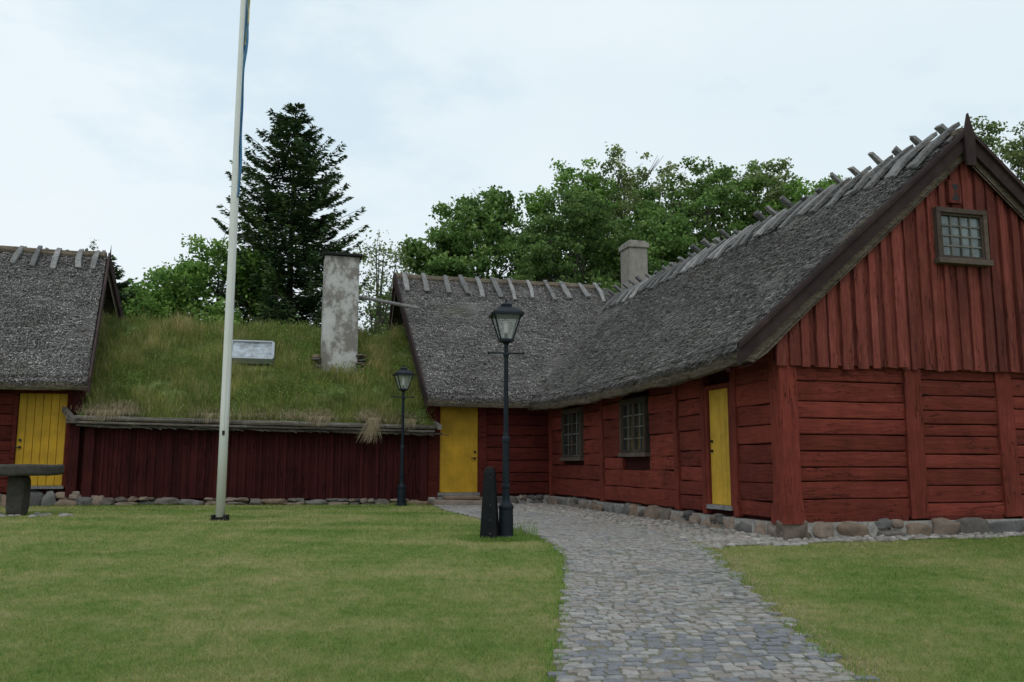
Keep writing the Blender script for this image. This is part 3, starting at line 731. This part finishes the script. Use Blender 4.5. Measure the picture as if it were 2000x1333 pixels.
for B0 in np.arange(SB0-.35,SB1,1.9):
    B1=min(B0+2.0,SB1+.12); z0=zdrop(B0);z1=zdrop(B1)
    mb.tube([(B0,SEL-.10,SEZ-.04+z0),((B0+B1)/2,SEL-.12+random.uniform(-.02,.02),SEZ-.03+(z0+z1)/2),(B1,SEL-.10,SEZ-.04+z1)],[.065,.06,.055],8)
    mb.obox((B0,SEL+.02,SEZ-.13+z0),(B1,SEL+.02+random.uniform(-.02,.02),SEZ-.13+z1),(0,.34,0),(0,0,.05))
    mb.tube([(B0+.2,SEL-.06,SEZ-.19+z0),((B0+B1)/2,SEL-.05,SEZ-.23+(z0+z1)/2+random.uniform(-.02,.02)),(B1+.2,SEL-.06,SEZ-.18+z1)],[.028,.03,.02],7)
for k in range(90):
    B=random.uniform(SB0,SB1); z=SEZ-.17+zdrop(B); mb.obox((B,SEL-.04,z),(B+random.uniform(.1,.5),SEL-.09,z-random.uniform(-.02,.09)),(0,.05,0),(0,0,.015))
mb.obox((SB0-.45,10.75,2.72),(SB0-.15,10.35,2.45),(.10,0,0),(0,0,.12)); mb.obox((SB1+.12,10.95,2.55),(SB1+.22,10.4,2.38),(.1,0,0),(0,0,.12))
mb.obj("eave_logs",M_log,sod,bevel=.006)
n=85000
B=rng.uniform(SB0-.6,SB1+.1,n); L=SEL+(SRL+.25-SEL)*rng.random(n)
keep=~((B>-5.95)&(B<-4.85)&(L>12.62)&(L<13.45))&~((B>-8.3)&(B<-7.1)&(L>12.6)&(L<13.75))&~((B<SB0-.05)&(L<11.2))
B,L=B[keep],L[keep];n=len(B)
cl=np.array([mnoise.noise(Vector((b*1.3,l*1.3,3)))+.6*mnoise.noise(Vector((b*3.7,l*3.7,8))) for b,l in zip(B,L)])
z=SEZ+(SRZ-SEZ)*(np.minimum(L,SRL)-SEL)/(SRL-SEL)+.13*(B-SB1)/(SB0-SB1)
h=np.clip(rng.uniform(.08,.28,n)*(1+1.2*cl),.04,1)+ (rng.random(n)<.05)*rng.uniform(.12,.4,n)
rr=np.clip(rng.normal(.40,.24,n)+cl*.4+ .14*(L-SEL)/4,0,1)
V,r=long_blades(np.stack([B,L,z-.02],1),h,rng.uniform(.003,.0075,n),rr,.45,.4,(0,-.25,0))
np_obj("roof_grass",V,4,r,M_roofgrass,sod)
pts=[]
for (b,s,nn) in ((-10.8,.45,1300),(-10.3,.3,500),(-5.95,.35,700),(-4.75,.35,1100),(-6.6,.5,400),(-8.5,.8,400),(-3.9,.4,300),(-7.4,.5,250)):
    for _ in range(nn): pts.append((random.gauss(b,s*.5),SEL+abs(random.gauss(0,.17))-.03,SEZ+.08))
P=np.array(pts); P[:,2]+=.73*(P[:,1]-SEL)+.13*(P[:,0]-SB1)/(SB0-SB1)
V,r=long_blades(P,rng.uniform(.08,.30,len(P)),rng.uniform(.002,.006,len(P)),rng.random(len(P)),.6,.9,(0,-.6,-.5))
np_obj("dry_eave_tufts",V,4,r,M_drygrass,sod)
# straw hanging over the eave here and there
Ps=[];Ts=[]
for bc,sp,nn,hm in ((-4.66,.07,240,.55),(-10.7,.2,120,.2),(-6.0,.15,90,.18),(-8.3,.3,70,.15),(-3.8,.15,60,.18)):
    P=np.stack([rng.normal(bc,sp,nn),np.full(nn,SEL-.14)+rng.normal(0,.04,nn),np.full(nn,SEZ+.16)+.13*(bc-SB1)/(SB0-SB1)],1); hh=rng.uniform(.1,hm,nn)+.1
    T=P+np.stack([rng.normal(-.1,.14,nn)*hh*2,-rng.uniform(0,.12,nn),-hh],1); Ps.append(P);Ts.append(T)
P=np.concatenate(Ps);T=np.concatenate(Ts);n=len(P);s2=np.stack([np.full(n,.003),np.zeros(n),np.zeros(n)],1)
np_obj("hanging_dry_grass",np.stack([P-s2,P+s2,T+s2*.4,T-s2*.4],1).reshape(-1,3),4,rng.random(n),M_drygrass,sod)
n=12000; cb=rng.uniform(SB0,SB1,80); clx=rng.uniform(SEL+.2,SRL,80); k=rng.integers(0,80,n)
b=cb[k]+rng.normal(0,.16,n); l=clx[k]+rng.normal(0,.16,n); z=SEZ+(SRZ-SEZ)*(np.minimum(l,SRL)-SEL)/(SRL-SEL)+rng.uniform(.05,.3,n)+.08
P=np.stack([b,l,z],1); d1=rng.normal(0,1,(n,3)); d1/=np.linalg.norm(d1,axis=1)[:,None]; d2=np.cross(d1,rng.normal(0,1,(n,3))); d2/=np.linalg.norm(d2,axis=1)[:,None]
s=rng.uniform(.012,.03,n)[:,None]; V=np.stack([P-d1*s,P+d2*s*.6,P+d1*s,P-d2*s*.6],1).reshape(-1,3); np_obj("roof_weeds",V,4,rng.random(n),M_tuft,sod)
mb=MB()
cb0,cb1,cl0,cl1=-5.88,-4.92,12.70,13.35
vs=[]
for z,e in ((3.4,.0),(4.9,-.01),(6.0,-.015),(7.14,-.02)):
    for x,y in ((cb0-e,cl0-e),(cb1+e,cl0-e),(cb1+e,cl1+e),(cb0-e,cl1+e)): vs.append((x+random.uniform(-.015,.015),y,z))
mb.add(vs,[(i*4+j,i*4+(j+1)%4,(i+1)*4+(j+1)%4,(i+1)*4+j) for i in range(3) for j in range(4)]+[(12,13,14,15)],.5)
mb.obj("sod_house_chimney",M_plaster,sod,bevel=.03)
mb=MB(); mb.box(cb0-.05,cb1+.07,cl0-.07,cl1+.05,7.14,7.20,None,0,.01); mb.box(cb0+.15,cb1-.25,cl0+.1,cl1-.1,7.20,7.25); mb.obj("chimney_cap",M_black,sod,bevel=.01)
mb=MB()
for i in range(40):
    sidex=random.choice([cb0-.10,cb1+.10]); blob(mb,(sidex+random.uniform(-.05,.05),random.uniform(cl0-.05,cl1),random.uniform(3.9,4.4)),(.11,.12,.035),.7,None,0,ICO2,.3)
mb.obj("chimney_flashing_stones",M_found,sod,smooth=True)
mb=MB(); mb.tube([(cb1-.05,13.0,6.08),(-4.3,13.05,6.0),(-3.2,13.1,5.84)],[.05,.048,.055],8); mb.obj("tie_pole",M_greywood,sod)
mb=MB(); gl=MB()
sn=Vector((0,-(SRZ-SEZ),(SRL-SEL))).normalized(); sd=Vector((0,(SRL-SEL),(SRZ-SEZ))).normalized(); c=Vector((-7.68,13.2,zs(13.2,-7.68)))+sn*.18
wq=.54;hq=.47
for a,b,ww in (((-wq,-hq),(wq,-hq),.07),((-wq,hq),(wq,hq),.07)): mb.obox(c+Vector((a[0],0,0))+sd*a[1],c+Vector((b[0],0,0))+sd*b[1],sd*ww,sn*.16)
for xx in (-wq,wq): mb.obox(c+Vector((xx,0,0))-sd*(hq-.03),c+Vector((xx,0,0))+sd*(hq-.03),(.07,0,0),sn*.156)
mb.obox(c-sd*hq,c+sd*hq,(.02,0,0),sn*.10)
gl.obox(c-sd*(hq-.02),c+sd*(hq-.02),(2*wq-.04,0,0),sn*.08)
mb.obj("skylight_frame",M_metal,sod); gl.obj("skylight_glass",M_skyglass,sod)
mb=MB(); found('g',10.92,SB0-.1,SB1,.43,.62,.0,.25,.6); 
for i,v in enumerate(mb.v): mb.v[i]=(v[0],v[1],v[2]+zdrop(v[0]))
mb.obj("sod_foundation_stones",M_found,sod,smooth=True)

# ------------------------------------------------------------------ left thatched barn
BL0=-17.5
thatch(barn,"barn_roof_front",(BL0,WEL+.0,3.34),(-11.12,WEL,3.34),(BL0,WL-.4,7.15),(-11.70,WL-.4,7.15),.3,.02,40)
thatch(barn,"barn_roof_back",(-11.3,19.2,3.34),(BL0,19.2,3.34),(-11.70,WL-.4,7.15),(BL0,WL-.4,7.15),.3,0,20)
straws(barn,"barn_roof_straw",(BL0+2.5,WEL,3.34),(-11.12,WEL,3.34),(BL0+2.5,WL-.4,7.15),(-11.70,WL-.4,7.15),38000,.02)
mb=MB(); prismX(mb,BL0+.3,-12.0,[(10.98,.4),(18.6,.4),(18.6,3.3),(WL-.4,6.7),(10.98,3.3)]); mb.box(-12.1,-11.3,10.98,11.3,.5,3.3); mb.obj("barn_wall_core",M_red_dark,barn)
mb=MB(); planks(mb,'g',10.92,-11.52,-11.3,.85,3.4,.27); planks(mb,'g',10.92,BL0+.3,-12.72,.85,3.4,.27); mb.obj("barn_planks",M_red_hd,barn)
mb=MB()
y=11.32
while y<18.4:
    w=random.uniform(.17,.22); zt=6.6-.85*abs(y+w/2-(WL-.4)); mb.box(-12.0,-11.95+random.uniform(0,.01),y,y+w-.008,1.5,max(zt,1.7)); y+=w
mb.box(-11.52,-11.30,10.78,10.87,.75,3.3,None,0,.005)
mb.obj("barn_gable_boards",M_red_dark,barn)
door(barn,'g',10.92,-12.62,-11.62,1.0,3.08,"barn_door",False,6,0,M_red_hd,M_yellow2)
mb=MB(); mb.obox((-11.64,WL-.4,7.12),(-11.06,WEL-.1,3.24),(.05,0,0),(0,0,.36)); mb.obox((-11.64,WL-.4,7.12),(-11.2,19.3,3.2),(.05,0,0),(0,0,.32))
mb.add([(-11.64,WL-.5,7.0),(-11.60,WL-.5,7.0),(-11.60,WL-.42,7.55),(-11.64,WL-.3,7.0),(-11.60,WL-.3,7.0)],[(0,1,2),(3,2,4),(0,2,3),(1,4,2)])
mb.obj("barn_barge_boards",M_barge,barn)
riders(barn,"barn_ridge_riders",'x',-17.0,-11.8,WL-.4,7.15,.88,.88,.50,1.0,.14,.16)
mb=MB(); mb.tube([(-17.5+i*.5,WL-.4,7.19+random.uniform(-.02,.02)) for i in range(12)]+[(-11.72,WL-.4,7.18)],[.13]*13,8); mb.obj("barn_ridge_roll",M_thatch_e,barn)
mb=MB(); found('g',10.92,BL0,-11.2,.5,.86,.0,.25,.55); mb.obj("barn_foundation",M_found,barn,smooth=True)

# ------------------------------------------------------------------ street lamps
def lathe(mb,prof,n=20,c=(0,0)):
    vs=[(c[0]+r*math.cos(2*math.pi*k/n),c[1]+r*math.sin(2*math.pi*k/n),z) for r,z in prof for k in range(n)]
    fs=[(i*n+k,i*n+(k+1)%n,(i+1)*n+(k+1)%n,(i+1)*n+k) for i in range(len(prof)-1) for k in range(n)]
    fs.append(tuple(range(n))[::-1]); fs.append(tuple((len(prof)-1)*n+k for k in range(n))); mb.add(vs,fs,.5)
M_bulb=plain("frosted_bulb",(.6,.6,.58),.4)
def lamp(name,x,y,rz):
    e=empty(name,(x,y,zgf(x,y)-.01),rz)
    mb=MB()
    lathe(mb,[(.125,0),(.125,.05),(.105,.07),(.10,.42),(.108,.44),(.108,.47),(.085,.50),(.06,.53),(.052,.56),(.050,.72),(.062,.73),(.062,.76),(.050,.77),(.046,1.36),(.058,1.37),(.058,1.42),(.042,1.45),(.036,1.5),(.031,2.58),(.045,2.60),(.045,2.63),(.032,2.65),(.030,2.76),(.05,2.78),(.075,2.80)],24)
    mb.obj("column",M_lamp,e)
    mb=MB(); mb.tube([(-.24,0,2.64),(.24,0,2.64)],[.012,.012],8)
    for sx in (-1,1): blob(mb,(sx*.25,0,2.64),(.022,.022,.022),1,.5)
    b0,b1,z0,z1=.085,.195,2.82,3.19
    cs=((-1,-1),(1,-1),(1,1),(-1,1))
    for i in range(4):
        a=cs[i];b=cs[(i+1)%4]
        mb.obox((a[0]*b0,a[1]*b0,z0),(a[0]*b1,a[1]*b1,z1),(.022,0,0),(0,.022,0))
        mb.obox((a[0]*b0,a[1]*b0,z0),(b[0]*b0,b[1]*b0,z0),(0,0,.035),Vector((abs(a[0]+b[0])/2,abs(a[1]+b[1])/2,0))*.03)
        mb.obox((a[0]*(b1+.02),a[1]*(b1+.02),z1),(b[0]*(b1+.02),b[1]*(b1+.02),z1),(0,0,.03),Vector((abs(a[0]+b[0])/2,abs(a[1]+b[1])/2,0))*.04)
    pr=[(.225,3.20),(.205,3.225),(.12,3.29),(.075,3.31),(.075,3.335),(.085,3.34),(.03,3.38),(.012,3.385),(.012,3.42)]
    vs=[(c[0]*r,c[1]*r,z) for r,z in pr for c in cs]; fs=[(i*4+k,i*4+(k+1)%4,(i+1)*4+(k+1)%4,(i+1)*4+k) for i in range(len(pr)-1) for k in range(4)]+[(3,2,1,0)]
    mb.add(vs,fs,.5)
    lathe(mb,[(.05,2.82),(.05,2.86),(.02,2.87),(.02,2.92)],12)
    mb.obj("lantern_frame",M_lamp,e)
    mb=MB()
    for i in range(4):
        a=cs[i];b=cs[(i+1)%4]; k=.97
        mb.add([(a[0]*b0*k,a[1]*b0*k,z0),(b[0]*b0*k,b[1]*b0*k,z0),(b[0]*b1*k,b[1]*b1*k,z1),(a[0]*b1*k,a[1]*b1*k,z1)],[(0,1,2,3)],.5)
    mb.obj("lantern_glass",M_lglass,e)
    mb=MB(); lathe(mb,[(.02,2.92),(.035,2.95),(.035,3.1),(.02,3.13)],12); mb.obj("bulb",M_bulb,e,smooth=True)
    return e
lamp("street_lamp",-.085,12.45,math.radians(8)); lamp("street_lamp",-2.67,21.35,math.radians(20))

e=empty("marker_post",(-.31,12.35,zgf(-.31,12.35)-.02),math.radians(-12))
mb=MB()
vs=[(sx*w,sy*d,z+ (0.0)) for z,w,d in ((0,.125,.10),(.95,.075,.06),(1.02,.055,.045)) for sx,sy in ((-1,-1),(1,-1),(1,1),(-1,1))]
mb.add(vs,[(0,1,5,4),(1,2,6,5),(2,3,7,6),(3,0,4,7),(4,5,9,8),(5,6,10,9),(6,7,11,10),(7,4,8,11),(8,9,10,11)],.5)
mb.obj("shaft",M_stonepost,e,bevel=.012)
mb=MB()
for z in (.12,.3,.5,.88): mb.tube([(0.03,-.10+z*.04-.005,z),(0.03,-.108+z*.04,z)],[.011,.011],8)
mb.obj("bolts",M_frame,e)

fx,fy=-5.17,15.7; fz=zgf(fx,fy)
e=empty("flagpole",(fx,fy,fz))
mb=MB(); lathe(mb,[(.080,.06),(.079,2.0),(.072,6),(.058,9.5),(.045,12.2),(.03,12.3)],24); lathe(mb,[(.02,12.3),(.09,12.38),(.09,12.46),(.02,12.55)],16)
mb.obj("pole",M_white,e,smooth=True)
mb=MB(); mb.box(-.12,.12,-.05,.05,.0,.05); mb.box(-.14,-.09,-.09,.09,.0,.10); mb.box(.09,.14,-.09,.09,.0,.10); mb.tube([(-.15,0,.06),(.15,0,.06)],[.02,.02],8)
mb.box(.0,.04,-.11,-.07,1.50,1.58)
mb.obj("base_hinge",M_black,e,bevel=.006)
mb=MB(); mb.tube([(.02,-.095,1.55),(.05,-.10,5),(.06,-.08,12.2)],[.006]*3,6); mb.obj("halyard",M_white,e)
def ribbon(name,mat,x0,z0,z1,w0,w1,ph):
    mb=MB(); n=60; vs=[]
    for i in range(n+1):
        t=i/n; z=z0+(z1-z0)*t; w=w0+(w1-w0)*t; cx=x0+.012*math.sin(t*9+ph)
        for k in range(7):
            u=k/6; vs.append((cx+w*u*(1+.25*math.sin(t*23+ph)),-.03+.03*math.sin(u*9+t*14+ph),z))
    mb.add(vs,[(i*7+k,i*7+k+1,(i+1)*7+k+1,(i+1)*7+k) for i in range(n) for k in range(6)],.5); mb.obj(name,mat,e,smooth=True)
ribbon("pennant_blue",M_blue,.050,10.6,5.9,.075,.035,0); ribbon("pennant_yellow",M_yel,.085,11.0,8.9,.065,.02,1.7)

e=empty("stone_table",(-9.35,16.5,zgf(-9.3,16.5)))
mb=MB(); n=28
vs=[]
for z,k in ((.74,.96),(.78,1.0),(.90,1.0),(.935,.97)):
    for i in range(n):
        a=2*math.pi*i/n; rr=k*(1+.03*math.sin(3*a+1)+.02*math.sin(7*a)); vs.append((math.copysign(abs(math.cos(a))**.6,math.cos(a))*.82*rr,math.copysign(abs(math.sin(a))**.6,math.sin(a))*.5*rr,z+.012*math.sin(5*a)))
mb.add(vs,[(i*n+k,i*n+(k+1)%n,(i+1)*n+(k+1)%n,(i+1)*n+k) for i in range(3) for k in range(n)]+[tuple(range(n))[::-1],tuple(3*n+k for k in range(n))],.2)
M_tbl=stone("table_stone",[(0,(.052,.048,.042)),(1,(.07,.064,.055))],10,.6)
mb.obj("table_top",M_tbl,e,bevel=.01)
mb=MB(); blob(mb,(.13,0,.38),(.17,.15,.40),.4,.2,0,ICO3,.14); mb.obj("pedestal",M_tbl,e,smooth=True)
mb=MB()
for i in range(25): a=random.uniform(0,6.28); q=random.uniform(.2,1.1); blob(mb,(.13+q*math.cos(a),q*.6*math.sin(a),.0),(.07,.06,.03),.8)
mb.obj("stones_at_foot",M_cobble,e,smooth=True)

# ------------------------------------------------------------------ trees
def leaves_np(C,size,rnd,flat=.0):
    n=len(C); d1=rng.normal(0,1,(n,3)); d1[:,2]*=(1-flat); d1/=np.linalg.norm(d1,axis=1)[:,None]
    q=rng.normal(0,1,(n,3)); d2=np.cross(d1,q); d2/=np.linalg.norm(d2,axis=1)[:,None]; s=size[:,None]
    V=np.empty((n,4,3)); V[:,0]=C-d1*s; V[:,1]=C+d2*s*.62; V[:,2]=C+d1*s; V[:,3]=C-d2*s*.62
    return V.reshape(-1,3)
GREENS={
 'mid':leafmat("foliage_mid",[(0,(.05,.105,.024)),(.5,(.125,.23,.052)),(1,(.26,.38,.11))],.38),
 'bright':leafmat("foliage_bright",[(0,(.07,.155,.028)),(.5,(.165,.30,.058)),(1,(.30,.46,.11))],.42),
 'olive':leafmat("foliage_olive",[(0,(.08,.12,.04)),(.5,(.19,.25,.085)),(1,(.36,.40,.18))],.38),
 'dark':leafmat("foliage_dark",[(0,(.04,.085,.022)),(.5,(.10,.18,.044)),(1,(.21,.31,.09))],.38),
 'spruce':leafmat("spruce_needles",[(0,(.013,.028,.012)),(.5,(.034,.070,.026)),(.85,(.07,.125,.044)),(1,(.13,.20,.065))],.15)}
def decid(name,x,y,top,R,kind,n,nl=16,low=.28,leaf=.10,sub=26,sg=.20,seed=0):
    rs=np.random.default_rng(seed+int(abs(x*77+y*13))); pr=random.Random(seed+5)
    e=empty(name,(x,y,.40)); H=top-.40; cz=H*(1+low)/2; rz=H*(1-low)/2
    mb=MB(); tr=.05*R+.04
    bend=[(0,0,0),(pr.uniform(-.2,.2),pr.uniform(-.2,.2),H*.3),(pr.uniform(-.4,.4),pr.uniform(-.3,.3),H*.6),(pr.uniform(-.4,.4),0,H*.88)]
    mb.tube(bend,[tr*1.2,tr,tr*.6,tr*.15],9)
    cen=[];rad=[]
    for i in range(nl):
        z=(-1+2*(i+.5)/nl); a=i*2.4+pr.uniform(-.5,.5); q=math.sqrt(max(0,1-z*z))*pr.uniform(.45,.85)
        c=np.array([R*q*math.cos(a),R*q*math.sin(a),cz+rz*z*.80]); cen.append(c); rad.append(R*pr.uniform(.26,.44))
        t=min(.9,max(.15,(c[2]/H)*.7)); k=t*3; b=Vector(bend[min(int(k),2)]).lerp(Vector(bend[min(int(k)+1,3)]),(k%1))
        m=(b+Vector(c))/2+Vector((0,0,-.12*R)); mb.tube([b,m,c],[tr*.42,tr*.28,tr*.1],6)
        for _ in range(5):
            d=Vector((pr.gauss(0,1),pr.gauss(0,1),pr.gauss(.4,.8))).normalized(); mb.tube([c,Vector(c)+d*rad[-1]*.55,Vector(c)+d*rad[-1]*1.0+Vector((0,0,.05))],[tr*.12,tr*.07,.008],4,cap=False)
    cen=np.array(cen);rad=np.array(rad)
    mb.obj("trunk_and_limbs",M_bark,e)
    K=nl*sub; li=np.repeat(np.arange(nl),sub); d=rs.normal(0,1,(K,3)); d/=np.linalg.norm(d,axis=1)[:,None]
    sc=cen[li]+d*(rad[li]*rs.uniform(.45,1.2,K))[:,None]*np.array([1,1,.85]); scr=rs.normal(0,.16,K)
    wgt=rs.uniform(.3,1.7,K); wgt/=wgt.sum(); k=rs.choice(K,n,p=wgt)
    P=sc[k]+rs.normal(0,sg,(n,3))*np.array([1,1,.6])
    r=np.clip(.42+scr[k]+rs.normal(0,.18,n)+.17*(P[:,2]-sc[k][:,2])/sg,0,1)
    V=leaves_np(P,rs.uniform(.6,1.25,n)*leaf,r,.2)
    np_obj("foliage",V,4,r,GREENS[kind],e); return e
decid("deciduous_tree",-3.2,35.5,11.8,2.3,'mid',24000,14,.2,.09,seed=1)
decid("deciduous_tree",-1.5,38,14.2,3.2,'mid',34000,20,.25,.10,seed=2)
decid("deciduous_tree",2.2,33,12.3,3.1,'dark',42000,20,.15,.08,32,.18,seed=3)
decid("deciduous_tree",2.9,41,16.3,3.3,'bright',28000,20,.25,.10,seed=33)
decid("deciduous_tree",6.0,42,16.9,3.9,'olive',28000,22,.3,.095,26,.18,seed=4)
decid("deciduous_tree",8.9,39,15.8,3.5,'mid',34000,20,.2,.095,seed=5)
decid("deciduous_tree",11.6,42,16.8,3.7,'olive',30000,20,.3,.10,26,.2,seed=6)
decid("deciduous_tree",14.0,39,15.2,3.4,'bright',32000,20,.2,.10,seed=7)
decid("deciduous_tree",16.6,40,15.2,3.2,'mid',26000,18,.2,.10,seed=17)
decid("deciduous_tree",6.0,36,12.6,3.4,'mid',34000,20,.15,.09,seed=8)
decid("deciduous_tree",21.6,37,17.2,2.8,'olive',14000,18,.35,.09,16,.2,seed=9)
decid("deciduous_tree",24.0,38,15.5,3.0,'mid',14000,16,.3,.10,16,.2,seed=19)
decid("deciduous_tree",-10.8,31,9.9,2.9,'bright',34000,20,.15,.085,30,.2,seed=10)
decid("deciduous_tree",-14.2,31,8.3,2.0,'mid',16000,12,.15,.08,seed=11)
decid("deciduous_tree",-12.4,29,7.8,1.9,'bright',16000,12,.15,.07,seed=12)
decid("birch_tree",-4.6,30.5,9.9,1.7,'olive',3600,18,.3,.06,14,.22,seed=13)
decid("deciduous_tree",-3.6,32,8.3,2.0,'mid',16000,12,.15,.08,seed=14)
decid("sapling",-12.6,25.4,8.4,.35,'olive',90,7,.75,.05,4,.08,seed=15)

def spruce(name,x,y,top,Rm,n_lv=46,dens=1.0,seed=3,zlow=2.0):
    rs=np.random.default_rng(seed); e=empty(name,(x,y,.4)); H=top-.4
    mb=MB(); mb.tube([(0,0,0),(0.03,0,H*.5),(0,0,H)],[.2,.12,.015],9)
    Ps=[];D=[];Sz=[];CR=[]
    for i in range(n_lv):
        d=(i+.3)/n_lv*(H-zlow); z0=H-d; r=Rm*(1-math.exp(-d/(Rm*.9)))
        nb=int(6+min(d,5)*1.1)
        for b in range(nb):
            z=z0+rs.normal(0,.09)
            a=2*math.pi*(b/nb)+rs.uniform(0,6.28/nb)+i*.9; ln=r*rs.uniform(.5,1.2)+.14; droop=rs.uniform(-.12,.10)+.05*min(d,4)/4
            da=np.array([math.cos(a),math.sin(a),0]); 
            f=lambda s: da*ln*s+np.array([0,0,z+ln*(-.12*math.sin(s*2.6)-droop*s+.30*s*s)])
            if b%2==0: mb.tube([f(0),f(.5),f(1)],[.03,.018,.006],4,cap=False)
            m=int((16+ln*42)*dens); s=rs.uniform(.05,1.03,m)**.75
            base=da[None,:]*(ln*s)[:,None]; base[:,2]=z+ln*(-.12*np.sin(s*2.6)-droop*s+.30*s*s)
            sd=np.array([-math.sin(a),math.cos(a),0]); sg=rs.choice([-1,1],m)
            tl=(.09+.32*ln/Rm*(1-s)+.06)*rs.uniform(.6,1.2,m)+.04
            off=sd[None,:]*(sg*tl*rs.uniform(.1,.9,m))[:,None]+da[None,:]*(tl*.5)[:,None]
            off[:,2]-=tl*rs.uniform(-.1,.5,m)
            Ps.append(base+off); dd=sd[None,:]*(sg*.8)[:,None]+da[None,:]*.8; dd[:,2]-=rs.uniform(-.3,.5,m); D.append(dd/np.linalg.norm(dd,axis=1)[:,None]); Sz.append(rs.uniform(.06,.13,m))
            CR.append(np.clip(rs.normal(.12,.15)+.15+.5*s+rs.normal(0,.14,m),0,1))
    P=np.concatenate(Ps);D=np.concatenate(D);S=np.concatenate(Sz)[:,None]; n=len(P)
    q=rs.normal(0,.5,(n,3))+np.array([0,0,1]); w=np.cross(D,q); w/=np.linalg.norm(w,axis=1)[:,None]
    V=np.stack([P-D*S-w*S*.15,P-D*S*.2+w*S*.38,P+D*S,P-D*S*.2-w*S*.38],1).reshape(-1,3)
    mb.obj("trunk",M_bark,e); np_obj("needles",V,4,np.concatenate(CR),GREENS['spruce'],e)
spruce("spruce_tree",-8.35,32,15.1,2.55,50,1.7,3)
spruce("spruce_tree",-13.6,28.5,8.3,1.2,26,.9,5,3.5)
spruce("spruce_tree",-7.9,28.9,7.0,.8,22,.7,6,3.5)

# ------------------------------------------------------------------ sky and light
w=bpy.data.worlds.new("World"); scene.world=w; w.use_nodes=True; nt=w.node_tree
for n in list(nt.nodes): nt.nodes.remove(n)
out=N(nt,'ShaderNodeOutputWorld'); bg=N(nt,'ShaderNodeBackground'); nt.links.new(bg.outputs[0],out.inputs[0])
sky=N(nt,'ShaderNodeTexSky'); sky.sky_type='NISHITA'; sky.sun_disc=False; sky.sun_elevation=math.radians(52); sky.sun_rotation=math.radians(190)
tc=N(nt,'ShaderNodeTexCoord'); mp=N(nt,'ShaderNodeMapping'); mp.inputs['Scale'].default_value=(1,1,2.2); mp.inputs['Location'].default_value=(.35,.2,.1); nt.links.new(tc.outputs['Generated'],mp.inputs['Vector'])
n1=noise_tex(nt,mp.outputs[0],2.6,8,.55); n2=noise_tex(nt,mp.outputs[0],1.6,5,.5)
cloud=ramp(nt,n2,[(.36,(7.7,8.75,9.35)),(.62,(8.5,9.35,9.85))])
fac=ramp(nt,n1,[(.34,.45),(.44,.93),(.54,1.0)])
blue=mix(nt,sky.outputs[0],(6.4,8.3,9.6),.85)
c=mix(nt,blue,cloud,fac); nt.links.new(c,bg.inputs[0]); bg.inputs[1].default_value=.1
sun=bpy.data.lights.new("sun",'SUN'); sun.energy=.6; sun.angle=math.radians(20); sun.color=(1,.96,.9)
so=bpy.data.objects.new("sun",sun); link(so)
el=math.radians(52); az=math.radians(190)
dv=Vector((math.sin(az)*math.cos(el),math.cos(az)*math.cos(el),math.sin(el))); so.rotation_euler=dv.to_track_quat('Z','Y').to_euler(); so.location=(-10,-10,20)

cam=bpy.data.cameras.new("camera"); co=bpy.data.objects.new("camera",cam); link(co); co.location=(0,0,1.5); co.rotation_euler=(math.radians(98),0,0)
cam.sensor_width=36; cam.lens=30.6; cam.clip_end=2000; scene.camera=co
scene.view_settings.view_transform='Standard'; scene.view_settings.look='None'; scene.view_settings.exposure=0
